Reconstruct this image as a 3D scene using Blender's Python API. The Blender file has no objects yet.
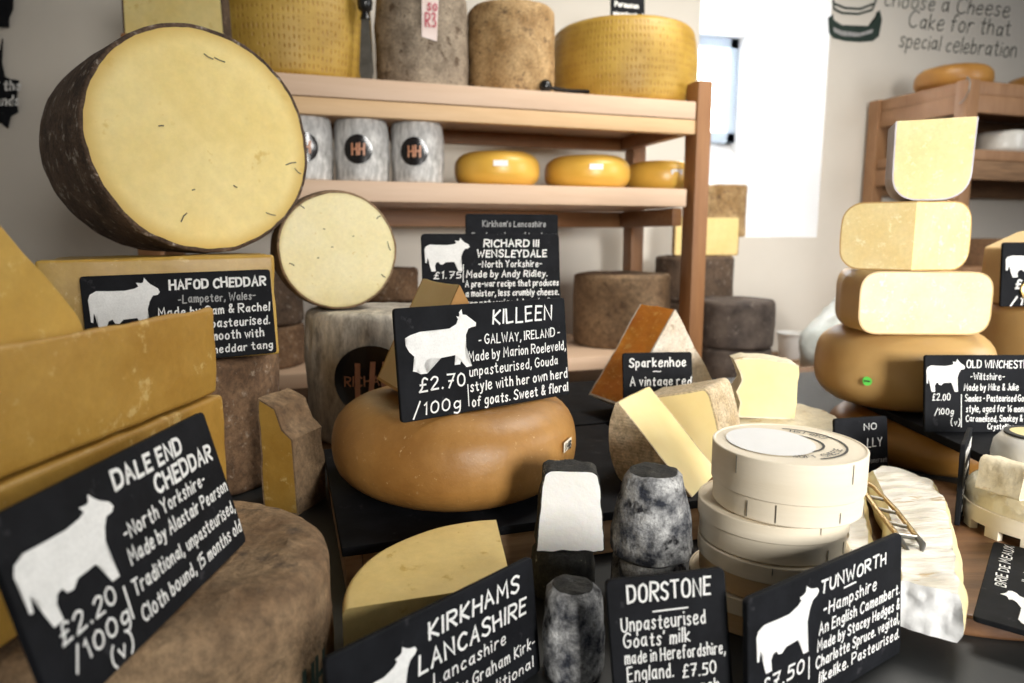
import bpy, bmesh, math, random
from mathutils import Vector, Matrix, noise
R_ = math.radians
sc = bpy.context.scene
COL = sc.collection

# ------------------------------------------------------------------ camera, sky, lights, exposure
YAW, PITCH, FPX = R_(18.1), R_(8.5), 690.0
EYE = Vector((0, 0, 1.30))
cam = bpy.data.cameras.new('camera'); cam.sensor_width = 36; cam.lens = FPX * 36 / 1024
cam.clip_start = 0.02
cam.dof.use_dof = True; cam.dof.focus_distance = 0.64; cam.dof.aperture_fstop = 6.0
camo = bpy.data.objects.new('camera', cam); COL.objects.link(camo)
camo.location = EYE; camo.rotation_euler = (R_(90) - PITCH, 0, -YAW)
sc.camera = camo

world = bpy.data.worlds.new('world'); sc.world = world; world.use_nodes = True
bg = world.node_tree.nodes['Background']
bg.inputs[0].default_value = (0.94, 0.97, 1.0, 1); bg.inputs[1].default_value = 0.07

def aim(o, target):
    o.rotation_euler = (Vector(target) - o.location).to_track_quat('-Z', 'Y').to_euler()
def area(name, loc, target, w, h, power, col, spread=180):
    l = bpy.data.lights.new(name, 'AREA'); l.shape = 'RECTANGLE'; l.size = w; l.size_y = h
    l.energy = power; l.color = col; l.spread = R_(spread)
    o = bpy.data.objects.new(name, l); COL.objects.link(o); o.location = loc; aim(o, target)
    return o
# the shop-front window behind and to the right of the photographer, and daylight through the small deep window
area('shop_window_daylight', (0.62, -1.62, 1.62), (0.90, 0.80, 1.17), 0.55, 0.7, 10.8, (1.0, 0.975, 0.93), 66)
area('side_window_daylight', (2.9, -0.1, 1.9), (0.6, 0.95, 1.15), 0.9, 0.9, 16, (0.97, 0.985, 1.0))
area('ceiling_lamp_light', (1.35, 1.05, 2.7), (1.25, 1.25, 1.0), 0.8, 0.6, 20, (1.0, 0.955, 0.87), 150)
area('deep_window_daylight', (1.70, 3.05, 2.0), (1.75, 2.2, 1.75), 0.9, 0.9, 70, (0.97, 0.985, 1.0))

sc.view_settings.view_transform = 'Standard'; sc.view_settings.look = 'None'
sc.view_settings.gamma = 1; sc.view_settings.use_curve_mapping = False
sc.view_settings.exposure = 0.32

# ------------------------------------------------------------------ placing
RIGHT = Vector((math.cos(YAW), -math.sin(YAW), 0))
AHEAD = Vector((math.sin(YAW), math.cos(YAW), 0))
FWD = AHEAD * math.cos(PITCH) - Vector((0, 0, math.sin(PITCH)))
UP = RIGHT.cross(FWD)
def ray(x, y): return FWD + RIGHT * ((x - 512) / FPX) - UP * ((y - 341.5) / FPX)
def P(x, y, d):                       # the place seen at x, y, at distance d along the viewing direction
    r = ray(x, y); return EYE + r * (d / r.dot(AHEAD))
def OZ(x, y, z):
    r = ray(x, y); return EYE + r * ((z - EYE.z) / r.z)
def OY(x, y, Y):
    r = ray(x, y); return EYE + r * (Y / r.y)
def L(lat, d, z): return Vector((EYE.x, EYE.y, 0)) + RIGHT * lat + AHEAD * d + Vector((0, 0, z))

# ------------------------------------------------------------------ scene tree
def props(o, label=None, cat=None, group=None, kind=None):
    if label: o['label'] = label
    if cat: o['category'] = cat
    if group: o['group'] = group
    if kind: o['kind'] = kind
    return o
def thing(name, label, cat, loc=(0, 0, 0), yaw=None, group=None, mat=None):
    o = bpy.data.objects.new(name, None); COL.objects.link(o); o.empty_display_size = .05
    if mat is not None: o.matrix_basis = mat
    else:
        o.location = loc; o.rotation_euler = (0, 0, (-YAW + R_(yaw)) if yaw is not None else 0)
    return props(o, label, cat, group)
def link(name, bm, m, parent=None, ang=38):
    me = bpy.data.meshes.new(name)
    bmesh.ops.recalc_face_normals(bm, faces=bm.faces[:]) if bm.faces else None
    bm.to_mesh(me); bm.free()
    for p in me.polygons: p.use_smooth = True; p.material_index = 0
    me.set_sharp_from_angle(angle=R_(ang))
    me.materials.append(m)
    o = bpy.data.objects.new(name, me); COL.objects.link(o)
    if parent: o.parent = parent
    return o
def flat(name, V, F, m, parent=None):          # open ribbons and flat marks: keeps winding
    me = bpy.data.meshes.new(name); me.from_pydata([tuple(v) for v in V], [], F); me.materials.append(m)
    o = bpy.data.objects.new(name, me); COL.objects.link(o)
    if parent: o.parent = parent
    return o
def copy_tree(o, parent=None):
    c = o.copy(); COL.objects.link(c)
    if parent: c.parent = parent
    for ch in list(o.children): copy_tree(ch, c)
    return c
def structure(o): o['kind'] = 'structure'; return o

# ------------------------------------------------------------------ materials
def mat(name, c1, c2=None, scale=12, rough=.55, bump=0., bscale=40, c3=None, spots=0., sscale=60, sss=0., detail=6,
        stretch=(1, 1, 1), metal=0., lo=.35, hi=.65, coat=0., bdist=.002, voro=0., grain=None):
    m = bpy.data.materials.new(name); m.use_nodes = True
    nt = m.node_tree; N = nt.nodes; K = nt.links; b = N['Principled BSDF']
    b.inputs['Roughness'].default_value = rough; b.inputs['Metallic'].default_value = metal
    b.inputs['Coat Weight'].default_value = coat
    tc = N.new('ShaderNodeTexCoord'); mp = N.new('ShaderNodeMapping'); mp.inputs['Scale'].default_value = stretch
    K.new(tc.outputs['Object'], mp.inputs[0])
    def nz(s, d, r=.6):
        n = N.new('ShaderNodeTexNoise'); n.inputs['Scale'].default_value = s; n.inputs['Detail'].default_value = d
        n.inputs['Roughness'].default_value = r; K.new(mp.outputs[0], n.inputs['Vector']); return n
    col = None
    if c2 is None:
        b.inputs['Base Color'].default_value = (*c1, 1)
    else:
        n = nz(scale, detail); r = N.new('ShaderNodeValToRGB')
        r.color_ramp.elements[0].position = lo; r.color_ramp.elements[0].color = (*c1, 1)
        r.color_ramp.elements[1].position = hi; r.color_ramp.elements[1].color = (*c2, 1)
        K.new(n.outputs['Fac'], r.inputs[0]); col = r.outputs[0]
        if c3 is not None:
            n2 = nz(sscale, 4, .7); r2 = N.new('ShaderNodeValToRGB')
            r2.color_ramp.elements[0].position = .62 - spots * .3; r2.color_ramp.elements[0].color = (0, 0, 0, 1)
            r2.color_ramp.elements[1].position = .70 - spots * .25; r2.color_ramp.elements[1].color = (1, 1, 1, 1)
            K.new(n2.outputs['Fac'], r2.inputs[0])
            mx = N.new('ShaderNodeMix'); mx.data_type = 'RGBA'
            K.new(r2.outputs[0], mx.inputs[0]); K.new(col, mx.inputs[6]); mx.inputs[7].default_value = (*c3, 1)
            col = mx.outputs[2]
        g = grain if grain is not None else (.55 if rough >= .8 else (.09 if c3 is not None else 0))
        if g:      # fine mottling of the surface itself
            n3 = nz(scale * 9, 5, .75); mr = N.new('ShaderNodeMapRange'); mr.inputs[1].default_value = .3; mr.inputs[2].default_value = .7
            mr.inputs[3].default_value = 1 - g; mr.inputs[4].default_value = 1 + g * .55; K.new(n3.outputs['Fac'], mr.inputs[0])
            ml = N.new('ShaderNodeMix'); ml.data_type = 'RGBA'; ml.blend_type = 'MULTIPLY'; ml.inputs[0].default_value = 1
            K.new(col, ml.inputs[6]); K.new(mr.outputs[0], ml.inputs[7]); col = ml.outputs[2]
        K.new(col, b.inputs['Base Color'])
    if sss:
        b.inputs['Subsurface Weight'].default_value = sss; b.inputs['Subsurface Radius'].default_value = (.012, .007, .003)
        b.inputs['Subsurface Scale'].default_value = .6
    if bump:
        n = nz(bscale, 6, .65); h = n.outputs['Fac']
        if voro:
            v = N.new('ShaderNodeTexVoronoi'); v.inputs['Scale'].default_value = voro; K.new(mp.outputs[0], v.inputs['Vector'])
            ad = N.new('ShaderNodeMath'); ad.operation = 'ADD'; K.new(h, ad.inputs[0]); K.new(v.outputs['Distance'], ad.inputs[1]); h = ad.outputs[0]
        bp = N.new('ShaderNodeBump'); bp.inputs['Strength'].default_value = bump; bp.inputs['Distance'].default_value = bdist
        K.new(h, bp.inputs['Height']); K.new(bp.outputs[0], b.inputs['Normal'])
    m['out'] = 1
    return m
def polar_rind(name, c1, c2, dot_u, dot_v, depth=.6, dark=.75, kind='dots'):
    """rind stamped all round with rows of dots (u runs round the wheel, v up it)"""
    m = mat(name, c1, c2, scale=9, rough=.5, bump=0)
    nt = m.node_tree; N = nt.nodes; K = nt.links; b = N['Principled BSDF']
    tc = N.new('ShaderNodeTexCoord'); sx = N.new('ShaderNodeSeparateXYZ'); K.new(tc.outputs['Object'], sx.inputs[0])
    def M(op, a, bb=None):
        n = N.new('ShaderNodeMath'); n.operation = op
        for i, v in enumerate((a, bb)):
            if v is None: continue
            if isinstance(v, (int, float)): n.inputs[i].default_value = v
            else: K.new(v, n.inputs[i])
        return n.outputs[0]
    a = M('ARCTAN2', sx.outputs['Y'], sx.outputs['X'])
    u = M('MULTIPLY', a, dot_u); v = M('MULTIPLY', sx.outputs['Z'], dot_v)
    su = M('SINE', u); sv = M('SINE', v)
    cmb = N.new('ShaderNodeCombineXYZ')
    K.new(M('FLOOR', M('DIVIDE', u, 6.2832)), cmb.inputs[0]); K.new(M('MULTIPLY', sx.outputs['Z'], 55), cmb.inputs[1])
    nz = N.new('ShaderNodeTexNoise'); nz.inputs['Scale'].default_value = 1.7; nz.inputs['Detail'].default_value = 2; K.new(cmb.outputs[0], nz.inputs[0])
    g = M('GREATER_THAN', nz.outputs['Fac'], .47 if kind == 'dots' else 0.)
    if kind == 'dots':
        h = M('MULTIPLY', M('MULTIPLY', M('MAXIMUM', su, 0), M('ADD', M('MULTIPLY', sv, .5), .5)), g)
    else:
        h = M('MULTIPLY', M('ADD', M('MULTIPLY', su, .5), .5), M('ADD', M('MULTIPLY', sv, .5), .5))
    bp = N.new('ShaderNodeBump'); bp.inputs['Strength'].default_value = depth; bp.inputs['Distance'].default_value = .004; bp.invert = (kind == 'dots')
    K.new(h, bp.inputs['Height']); K.new(bp.outputs[0], b.inputs['Normal'])
    old = b.inputs['Base Color'].links[0].from_socket
    mx = N.new('ShaderNodeMix'); mx.data_type = 'RGBA'; mx.blend_type = 'MULTIPLY'
    K.new(M('MULTIPLY', h, 1.0 if kind == 'dots' else .4), mx.inputs[0]); K.new(old, mx.inputs[6]); mx.inputs[7].default_value = (dark, dark * .8, dark * .55, 1)
    K.new(mx.outputs[2], b.inputs['Base Color'])
    return m
def wood(name, c1, c2, stretch=(1.2, 14, 14), scale=5, rough=.5, bump=.12):
    return mat(name, c1, c2, scale=scale, rough=rough, bump=bump, bscale=scale * 3, stretch=stretch, detail=5, lo=.3, hi=.7)

CHEDDAR = mat('cheddar paste', (.46, .275, .05), (.56, .36, .085), 12, .42, .45, 60, (.62, .44, .16), .06, 55, .12, bdist=.001)
BLOCK = mat('aged and shaded cheddar paste', (.36, .19, .028), (.45, .26, .05), 18, .5, .5, 55, (.56, .38, .13), .10, 50, .08, bdist=.002)  # darker cheddar for the blocks; on the standing wedge it stands in for shade
PALE = mat('pale crumbly paste', (.82, .71, .36), (.87, .78, .46), 16, .5, .3, 70, (.70, .56, .24), .0, 70, .12, bdist=.001)
HAFOD = mat('buttery paste', (.80, .62, .22), (.86, .71, .32), 6, .45, .25, 50, (.70, .50, .15), .0, 22, .12, bdist=.0012)
LANCS = mat('lancashire paste', (.78, .58, .22), (.84, .65, .28), 10, .5, .35, 80, (.62, .42, .12), .0, 60, .1, bdist=.0012)
GOUDA = mat('gouda paste', (.84, .66, .31), (.88, .73, .39), 20, .42, .2, 80, (.93, .82, .52), .15, 90, .15, bdist=.001)
TANPASTE = mat('goat gouda paste', (.62, .43, .20), (.67, .48, .24), 14, .45, .2, 60, None, sss=.1)
ORANGE = mat('red leicester paste', (.58, .17, .012), (.70, .25, .02), 22, .5, .5, 60, (.75, .36, .07), .2, 60, .1, stretch=(1, 1, 2), bdist=.0015)
def add_edge(m, R, c, r0=.86, r1=1.0):
    '''the paste of a cut wheel is deeper coloured close under its rind'''
    nt = m.node_tree; N = nt.nodes; K = nt.links; b = N['Principled BSDF']; old = b.inputs['Base Color'].links[0].from_socket
    tc = N.new('ShaderNodeTexCoord'); sx = N.new('ShaderNodeSeparateXYZ'); K.new(tc.outputs['Object'], sx.inputs[0])
    cb = N.new('ShaderNodeCombineXYZ'); K.new(sx.outputs['X'], cb.inputs[0]); K.new(sx.outputs['Y'], cb.inputs[1])
    ln = N.new('ShaderNodeVectorMath'); ln.operation = 'LENGTH'; K.new(cb.outputs[0], ln.inputs[0])
    nz = N.new('ShaderNodeTexNoise'); nz.inputs['Scale'].default_value = 25; K.new(tc.outputs['Object'], nz.inputs[0])
    ad = N.new('ShaderNodeMath'); ad.operation = 'MULTIPLY_ADD'; K.new(nz.outputs['Fac'], ad.inputs[0]); ad.inputs[1].default_value = R * .07; K.new(ln.outputs['Value'], ad.inputs[2])
    mr = N.new('ShaderNodeMapRange'); mr.interpolation_type = 'SMOOTHSTEP'; mr.inputs[1].default_value = R * (r0 + .035); mr.inputs[2].default_value = R * (r1 + .035); K.new(ad.outputs[0], mr.inputs[0])
    mx = N.new('ShaderNodeMix'); mx.data_type = 'RGBA'; K.new(mr.outputs[0], mx.inputs[0]); K.new(old, mx.inputs[6]); mx.inputs[7].default_value = (*c, 1)
    K.new(mx.outputs[2], b.inputs['Base Color'])
add_edge(HAFOD, .1345, (.60, .40, .09), .80, .99); add_edge(PALE, .083, (.62, .50, .20), .90, 1.0)
SHEEP = mat('sheep cheese paste', (.82, .66, .31), (.87, .73, .39), 12, .45, .15, 60, None, sss=.12)
GOATW = mat('white goat paste', (.92, .90, .85), (.95, .93, .90), 20, .6, .8, 45, None, sss=.2, bdist=.002)
BRIEP = mat('brie paste', (.80, .68, .36), (.86, .76, .46), 16, .35, .3, 40, None, sss=.2)
CLOTH = mat('brown cloth rind', (.085, .042, .020), (.25, .145, .075), 16, .85, .9, 90, (.36, .27, .19), .12, 60, lo=.3, hi=.7, bdist=.003)
CLOTHD = mat('dark cloth rind', (.055, .033, .02), (.135, .085, .052), 20, .85, .9, 100, (.30, .25, .20), .10, 70, bdist=.003)
CLOTHH = mat('speckled dark rind', (.05, .028, .016), (.15, .095, .06), 30, .9, 1., 90, (.42, .36, .30), .12, 60, bdist=.004, grain=.75)
CLOTHT = mat('tan cloth rind', (.17, .10, .05), (.34, .22, .12), 9, .8, .8, 60, (.12, .07, .035), .1, 30, bdist=.003)
CLOTHM = mat('mottled grey rind', (.20, .155, .11), (.42, .34, .25), 26, .85, .8, 80, (.12, .08, .05), .22, 40, bdist=.003)
CLOTHO = mat('mottled tan rind', (.30, .17, .06), (.54, .36, .17), 20, .8, .7, 70, (.17, .10, .045), .18, 50, bdist=.003)
CLOTHW = mat('pale grey cloth rind', (.48, .43, .36), (.70, .65, .56), 9, .85, .8, 50, (.30, .27, .23), .1, 25, stretch=(1, 1, .35), bdist=.004)
CLOTHS = mat('silver grey cloth rind', (.46, .455, .44), (.68, .67, .65), 9, .8, .8, 50, (.38, .37, .35), .05, 25, stretch=(1, 1, .3), bdist=.004)
CLOTHTOP = mat('greyish tan cloth rind', (.17, .10, .05), (.37, .25, .14), 12, .85, .9, 60, (.12, .08, .05), .15, 26, bdist=.004)
BLACKRIND = mat('charcoal rind', (.05, .036, .03), (.13, .10, .08), 18, .75, .8, 60, (.22, .18, .15), .03, 45, bdist=.003)
WAX = mat('golden smooth rind', (.27, .12, .026), (.43, .22, .06), 8, .45, .5, 60, (.56, .36, .16), -.05, 190, .05, bdist=.0015)
WAXY = mat('yellow smooth rind', (.75, .43, .06), (.80, .49, .09), 8, .35, .1, 40, None, sss=.05)
WAXT = mat('tan smooth rind', (.48, .29, .105), (.56, .36, .14), 6, .38, .15, 50, None, sss=.05)
WAXO = mat('amber smooth rind', (.34, .155, .03), (.44, .22, .05), 8, .4, .2, 40)
PARM = polar_rind('stamped parmesan rind', (.36, .21, .025), (.52, .33, .06), 120, 330, depth=.4, dark=.74)
BASKET = polar_rind('basket moulded rind', (.60, .47, .28), (.74, .62, .42), 70, 420, depth=.8, dark=.8, kind='weave')
CRUST = mat('crusty white orange rind', (.64, .52, .38), (.82, .75, .64), 20, .85, .8, 50, (.30, .17, .07), .10, 26, bdist=.003, grain=.3)
BLOOM = mat('white bloomy rind', (.76, .70, .58), (.90, .88, .82), 11, .9, .8, 16, (.60, .44, .24), .10, 15, .1, stretch=(1, 4.2, 1), bdist=.005, grain=.12)
FLUFF = mat('fluffy white mould rind', (.88, .88, .86), (.94, .94, .93), 30, 1.0, .35, 55, None, bdist=.003, grain=.08)
ASH = mat('ash rind', (.03, .034, .048), (.74, .74, .73), 48, .9, 1., 90, (.012, .012, .016), .15, 38, lo=.40, hi=.68, bdist=.005)
ASHT = mat('dark ash rind', (.012, .012, .012), (.05, .048, .04), 60, .85, 1., 110, (.42, .38, .28), .03, 60, bdist=.004)
LILAC = mat('lilac grey rind', (.45, .42, .46), (.66, .63, .68), 20, .7, .5, 40)
TAN = mat('creamy white rind', (.72, .62, .42), (.86, .78, .60), 14, .85, .7, 40, (.62, .45, .24), .04, 40, bdist=.003, grain=.18)
BEECH = wood('beech wood', (.60, .39, .20), (.68, .46, .25))
BEECHP = wood('pink beech wood', (.60, .42, .285), (.66, .475, .335))
PINE = wood('red brown wood', (.24, .105, .038), (.32, .155, .06), stretch=(14, 14, 1.2))
PINEX = wood('red brown rail wood', (.24, .105, .038), (.32, .155, .06))
CABW = wood('cabinet wood', (.25, .125, .055), (.34, .185, .09), stretch=(6, 6, 1.5))
CRATE = wood('rough brown wood', (.14, .075, .036), (.28, .16, .08), scale=7, rough=.7, bump=.4)
CRATEL = wood('pale rough wood', (.24, .14, .07), (.42, .27, .15), scale=7, rough=.7, bump=.4)
WALNUT = wood('walnut board wood', (.095, .042, .018), (.23, .115, .05), stretch=(1.5, 12, 12), scale=6, rough=.4, bump=.15)
POPLAR = mat('poplar veneer', (.82, .72, .55), (.88, .79, .63), 6, .6, .12, 40, stretch=(1, 1, 8))
POPLARO = mat('amber poplar veneer', (.58, .39, .20), (.68, .49, .28), 6, .6, .12, 40, stretch=(1, 1, 8))
POPLARD = mat('poplar edge', (.50, .34, .19), (.60, .43, .25), 10, .7, .2, 60)
SLATE = mat('black slate', (.006, .0065, .008), (.012, .013, .016), 30, .7, .3, 60, (.03, .03, .034), .02, 50, bdist=.001); SLATE.node_tree.nodes['Principled BSDF'].inputs['Specular IOR Level'].default_value = .12
SLATEG = mat('grey chalk dusted slate', (.02, .021, .024), (.04, .042, .046), 14, .6, .2, 50)
CHALK = mat('white chalk paint', (.80, .80, .78), (.88, .88, .86), 60, .9, grain=.12)
CHALKG = mat('grey chalk', (.30, .30, .30), (.45, .45, .44), 80, .9, grain=.3)
COUNTER = mat('black counter', (.012, .013, .013), (.02, .021, .021), 12, .5, .1, 60)
WALL = mat('white painted plaster', (.70, .655, .58), (.73, .685, .61), 3, .9, .12, 35, grain=0)
WALLB = mat('reveal white paint', (.85, .85, .85), (.87, .87, .87), 3, .9, .1, 30, grain=0)
FRAME = mat('grey blue window paint', (.42, .50, .60), (.46, .54, .64), 6, .5)
FLOORM = wood('floor boards', (.12, .08, .05), (.2, .14, .09))
LABEL = mat('black glossy label', (.008, .007, .007), (.012, .01, .01), 20, .2)
COPPER = mat('copper print', (.50, .22, .12), (.58, .28, .16), 30, .45)
PAPER = mat('white paper', (.86, .86, .85), (.90, .90, .89), 20, .5)
PRINT = mat('dark print', (.02, .02, .02), (.03, .03, .03), 20, .6)
GREEN = mat('green paper sticker', (.12, .72, .10), (.15, .78, .12), 20, .5)
INK = mat('dark green paint', (.012, .028, .02), (.02, .04, .03), 20, .7)
PINKT = mat('pink paper tag', (.75, .60, .55), (.82, .70, .66), 30, .7)
REDINK = mat('red ink', (.45, .06, .09), (.5, .08, .12), 30, .7)
BRASS = mat('worn brass', (.42, .28, .10), (.52, .36, .15), 30, .35, metal=.9)
STEEL = mat('dull steel', (.20, .19, .17), (.32, .31, .28), 30, .35, metal=.9)
BLACKP = mat('black handle plastic', (.008, .008, .008), (.012, .012, .012), 20, .25)
CUP = mat('white polystyrene', (.88, .88, .86), (.90, .90, .88), 30, .6)
BAG = mat('clear crinkled plastic', (.60, .66, .64), (.74, .78, .76), 10, .2, .6, 20, bdist=.01)
FILM = mat('cling film over cheese', (.74, .65, .44), (.84, .77, .58), 14, .22, .7, 25, (.92, .90, .84), .2, 25, coat=.7, bdist=.005)
WRAP = mat('white wrapped cheese', (.62, .60, .55), (.70, .68, .63), 12, .3, .3, 20)
GLASSM = bpy.data.materials.new('window glass'); GLASSM.use_nodes = True
_n = GLASSM.node_tree; _b = _n.nodes['Principled BSDF']; _b.inputs['Transmission Weight'].default_value = 1; _b.inputs['Roughness'].default_value = 0.02; _b.inputs['IOR'].default_value = 1.1

# ------------------------------------------------------------------ mesh builders
def arc(cx, cz, r, a0, a1, n):
    return [(cx + r * math.cos(R_(a0 + (a1 - a0) * i / n)), cz + r * math.sin(R_(a0 + (a1 - a0) * i / n))) for i in range(n + 1)]
def wheel_profile(R, H, rb, rt, bulge=0., caps=5, side=8, dish=0.):
    """outline of a wheel of cheese from the middle of its base to the middle of its top"""
    p = [((R - rb) * i / caps, 0) for i in range(caps)]
    p += arc(R - rb, rb, rb, -90, 0, 6)
    for i in range(1, side):
        p.append((R, rb + (H - rb - rt) * i / side))
    p += arc(R - rt, H - rt, rt, 0, 90, 6)
    p += [((R - rt) * (caps - i) / caps, H - dish * (i / caps)) for i in range(1, caps + 1)]
    if bulge:
        p = [(r + bulge * (1 - (2 * z / H - 1) ** 2) * min(1, r / (R - max(rb, rt) + 1e-6)) ** 4, z) for r, z in p]
    p[-1] = (0, p[-1][1]); p[0] = (0, 0)
    return p
def lathe(prof, n=72, a0=0., a1=360.):
    bm = bmesh.new(); full = abs(a1 - a0) >= 359.9
    cols = n if full else n + 1
    V = []
    for k in range(cols):
        a = R_(a0 + (a1 - a0) * k / n)
        V.append([None if r < 1e-6 else bm.verts.new((r * math.cos(a), r * math.sin(a), z)) for r, z in prof])
    ax = {i: bm.verts.new((0, 0, z)) for i, (r, z) in enumerate(prof) if r < 1e-6}
    g = lambda k, i: V[k % cols][i] or ax[i]
    for k in range(n):
        for i in range(len(prof) - 1):
            q = []
            for v in (g(k, i), g(k + 1, i), g(k + 1, i + 1), g(k, i + 1)):
                if v not in q: q.append(v)
            if len(q) > 2: bm.faces.new(q)
    if not full:
        for k in (0, n):
            f = bm.faces.new([g(k, i) for i in range(len(prof))]); f.material_index = 1
    bmesh.ops.recalc_face_normals(bm, faces=bm.faces[:])
    return bm
def rough(bm, amp, freq, seed=0, amp2=0., freq2=60.):
    bm.normal_update()
    off = Vector((seed * 7.3, seed * 3.1, seed * 5.7)); stands = min(v.co.z for v in bm.verts) > -1e-5
    for v in bm.verts:
        base = v.co.z < 1e-5
        d = noise.noise(v.co * freq + off) * amp
        if amp2: d += noise.noise(v.co * freq2 + off) * amp2
        v.co = v.co + v.normal * d
        if stands: v.co.z = 0 if base else max(v.co.z, 0)      # what stands keeps a level base
    return bm
def cut_inset(bm, t):
    """the cut faces (material_index 1) keep a border of rind t wide"""
    cf = [f for f in bm.faces if f.material_index == 1]
    r = bmesh.ops.inset_region(bm, faces=cf, thickness=t, depth=0, use_even_offset=True)
    for f in r['faces']: f.material_index = 0
    return bm
def split(bm, name_out, m_out, name_cut, m_cut, parent, ang=38):
    b2 = bm.copy()
    bmesh.ops.delete(b2, geom=[f for f in b2.faces if f.material_index == 0], context='FACES')
    bmesh.ops.delete(bm, geom=[f for f in bm.faces if f.material_index == 1], context='FACES')
    def keep(b, name, m):
        me = bpy.data.meshes.new(name); b.to_mesh(me); b.free()
        for p in me.polygons: p.use_smooth = True; p.material_index = 0
        me.set_sharp_from_angle(angle=R_(ang)); me.materials.append(m)
        o = bpy.data.objects.new(name, me); COL.objects.link(o); o.parent = parent; return o
    return keep(bm, name_out, m_out), keep(b2, name_cut, m_cut)
def round_poly(pts, rr, n=5):
    out = []
    for i, p in enumerate(pts):
        r = rr[i] if isinstance(rr, (list, tuple)) else rr
        p = Vector(p); a = Vector(pts[i - 1]); b = Vector(pts[(i + 1) % len(pts)])
        if r <= 0: out.append(tuple(p)); continue
        u = (a - p); v = (b - p); la, lb = u.length, v.length
        k = min(r, la * .48, lb * .48); A = p + u / la * k; B = p + v / lb * k
        for j in range(n + 1):
            t = j / n; out.append(tuple(A * (1 - t) ** 2 + p * 2 * t * (1 - t) + B * t * t))
    return out
def prism(outline, y0, y1, ny=6, cut=(), cutedge=None, taper=None):
    """outline (x, z) pushed from y0 (front) to y1 (back); cut names the cut ends ('front', 'back'), cutedge(mx, mz) the cut sides"""
    bm = bmesh.new(); n = len(outline); rows = []
    for j in range(ny + 1):
        y = y0 + (y1 - y0) * j / ny; s = 1 if taper is None else taper(j / ny)
        rows.append([bm.verts.new((x * s, y, z * s if taper else z)) for x, z in outline])
    f = bm.faces.new(rows[0]); f.material_index = 1 if 'front' in cut else 0
    f = bm.faces.new(rows[-1][::-1]); f.material_index = 1 if 'back' in cut else 0
    for i in range(n):
        k = (i + 1) % n
        mi = 1 if cutedge and cutedge((outline[i][0] + outline[k][0]) / 2, (outline[i][1] + outline[k][1]) / 2) else 0
        for j in range(ny):
            q = bm.faces.new((rows[j][k], rows[j][i], rows[j + 1][i], rows[j + 1][k])); q.material_index = mi
    bmesh.ops.recalc_face_normals(bm, faces=bm.faces[:])
    return bm
def hexa(bot, top, bev=.003, seg=2):
    """solid from four base corners and four top corners"""
    bm = bmesh.new()
    v = [bm.verts.new(p) for p in bot] + [bm.verts.new(p) for p in top]
    for f in ((3, 2, 1, 0), (4, 5, 6, 7), (0, 1, 5, 4), (1, 2, 6, 5), (2, 3, 7, 6), (3, 0, 4, 7)): bm.faces.new([v[i] for i in f])
    bmesh.ops.recalc_face_normals(bm, faces=bm.faces[:])
    if bev: bmesh.ops.bevel(bm, geom=bm.edges[:], offset=bev, segments=seg, profile=.6, affect='EDGES', clamp_overlap=True)
    return bm
def box(x0, x1, y0, y1, z0, z1, bev=.003, seg=2):
    b = [(x0, y0), (x1, y0), (x1, y1), (x0, y1)]
    return hexa([(x, y, z0) for x, y in b], [(x, y, z1) for x, y in b], bev, seg)
def merge(*bms):
    me = bpy.data.meshes.new('tmp'); out = bmesh.new()
    for b in bms:
        b.to_mesh(me); b.free(); out.from_mesh(me)
    bpy.data.meshes.remove(me); return out
def xform(bm, M): bmesh.ops.transform(bm, matrix=M, verts=bm.verts[:]); return bm
def tube(pts, r, n=8, caps=True):
    bm = bmesh.new(); rings = []; pts = [Vector(p) for p in pts]
    for i, p in enumerate(pts):
        t = (pts[min(i + 1, len(pts) - 1)] - pts[max(i - 1, 0)]).normalized()
        a = t.orthogonal().normalized(); b = t.cross(a); rr = r[i] if isinstance(r, (list, tuple)) else r
        if i and rings:
            ref = (rings[-1][0].co - pts[i - 1]); a = (ref - t * ref.dot(t)).normalized(); b = t.cross(a)
        rings.append([bm.verts.new(p + (a * math.cos(2 * math.pi * k / n) + b * math.sin(2 * math.pi * k / n)) * rr) for k in range(n)])
    for i in range(len(rings) - 1):
        for k in range(n): bm.faces.new((rings[i][k], rings[i][(k + 1) % n], rings[i + 1][(k + 1) % n], rings[i + 1][k]))
    if caps: bm.faces.new(rings[0][::-1]); bm.faces.new(rings[-1])
    bmesh.ops.recalc_face_normals(bm, faces=bm.faces[:]); return bm
def subdiv(bm, maxlen):
    for _ in range(5):
        e = [x for x in bm.edges if x.calc_length() > maxlen]
        if not e: break
        bmesh.ops.subdivide_edges(bm, edges=e, cuts=1, use_grid_fill=True)
    return bm

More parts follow.
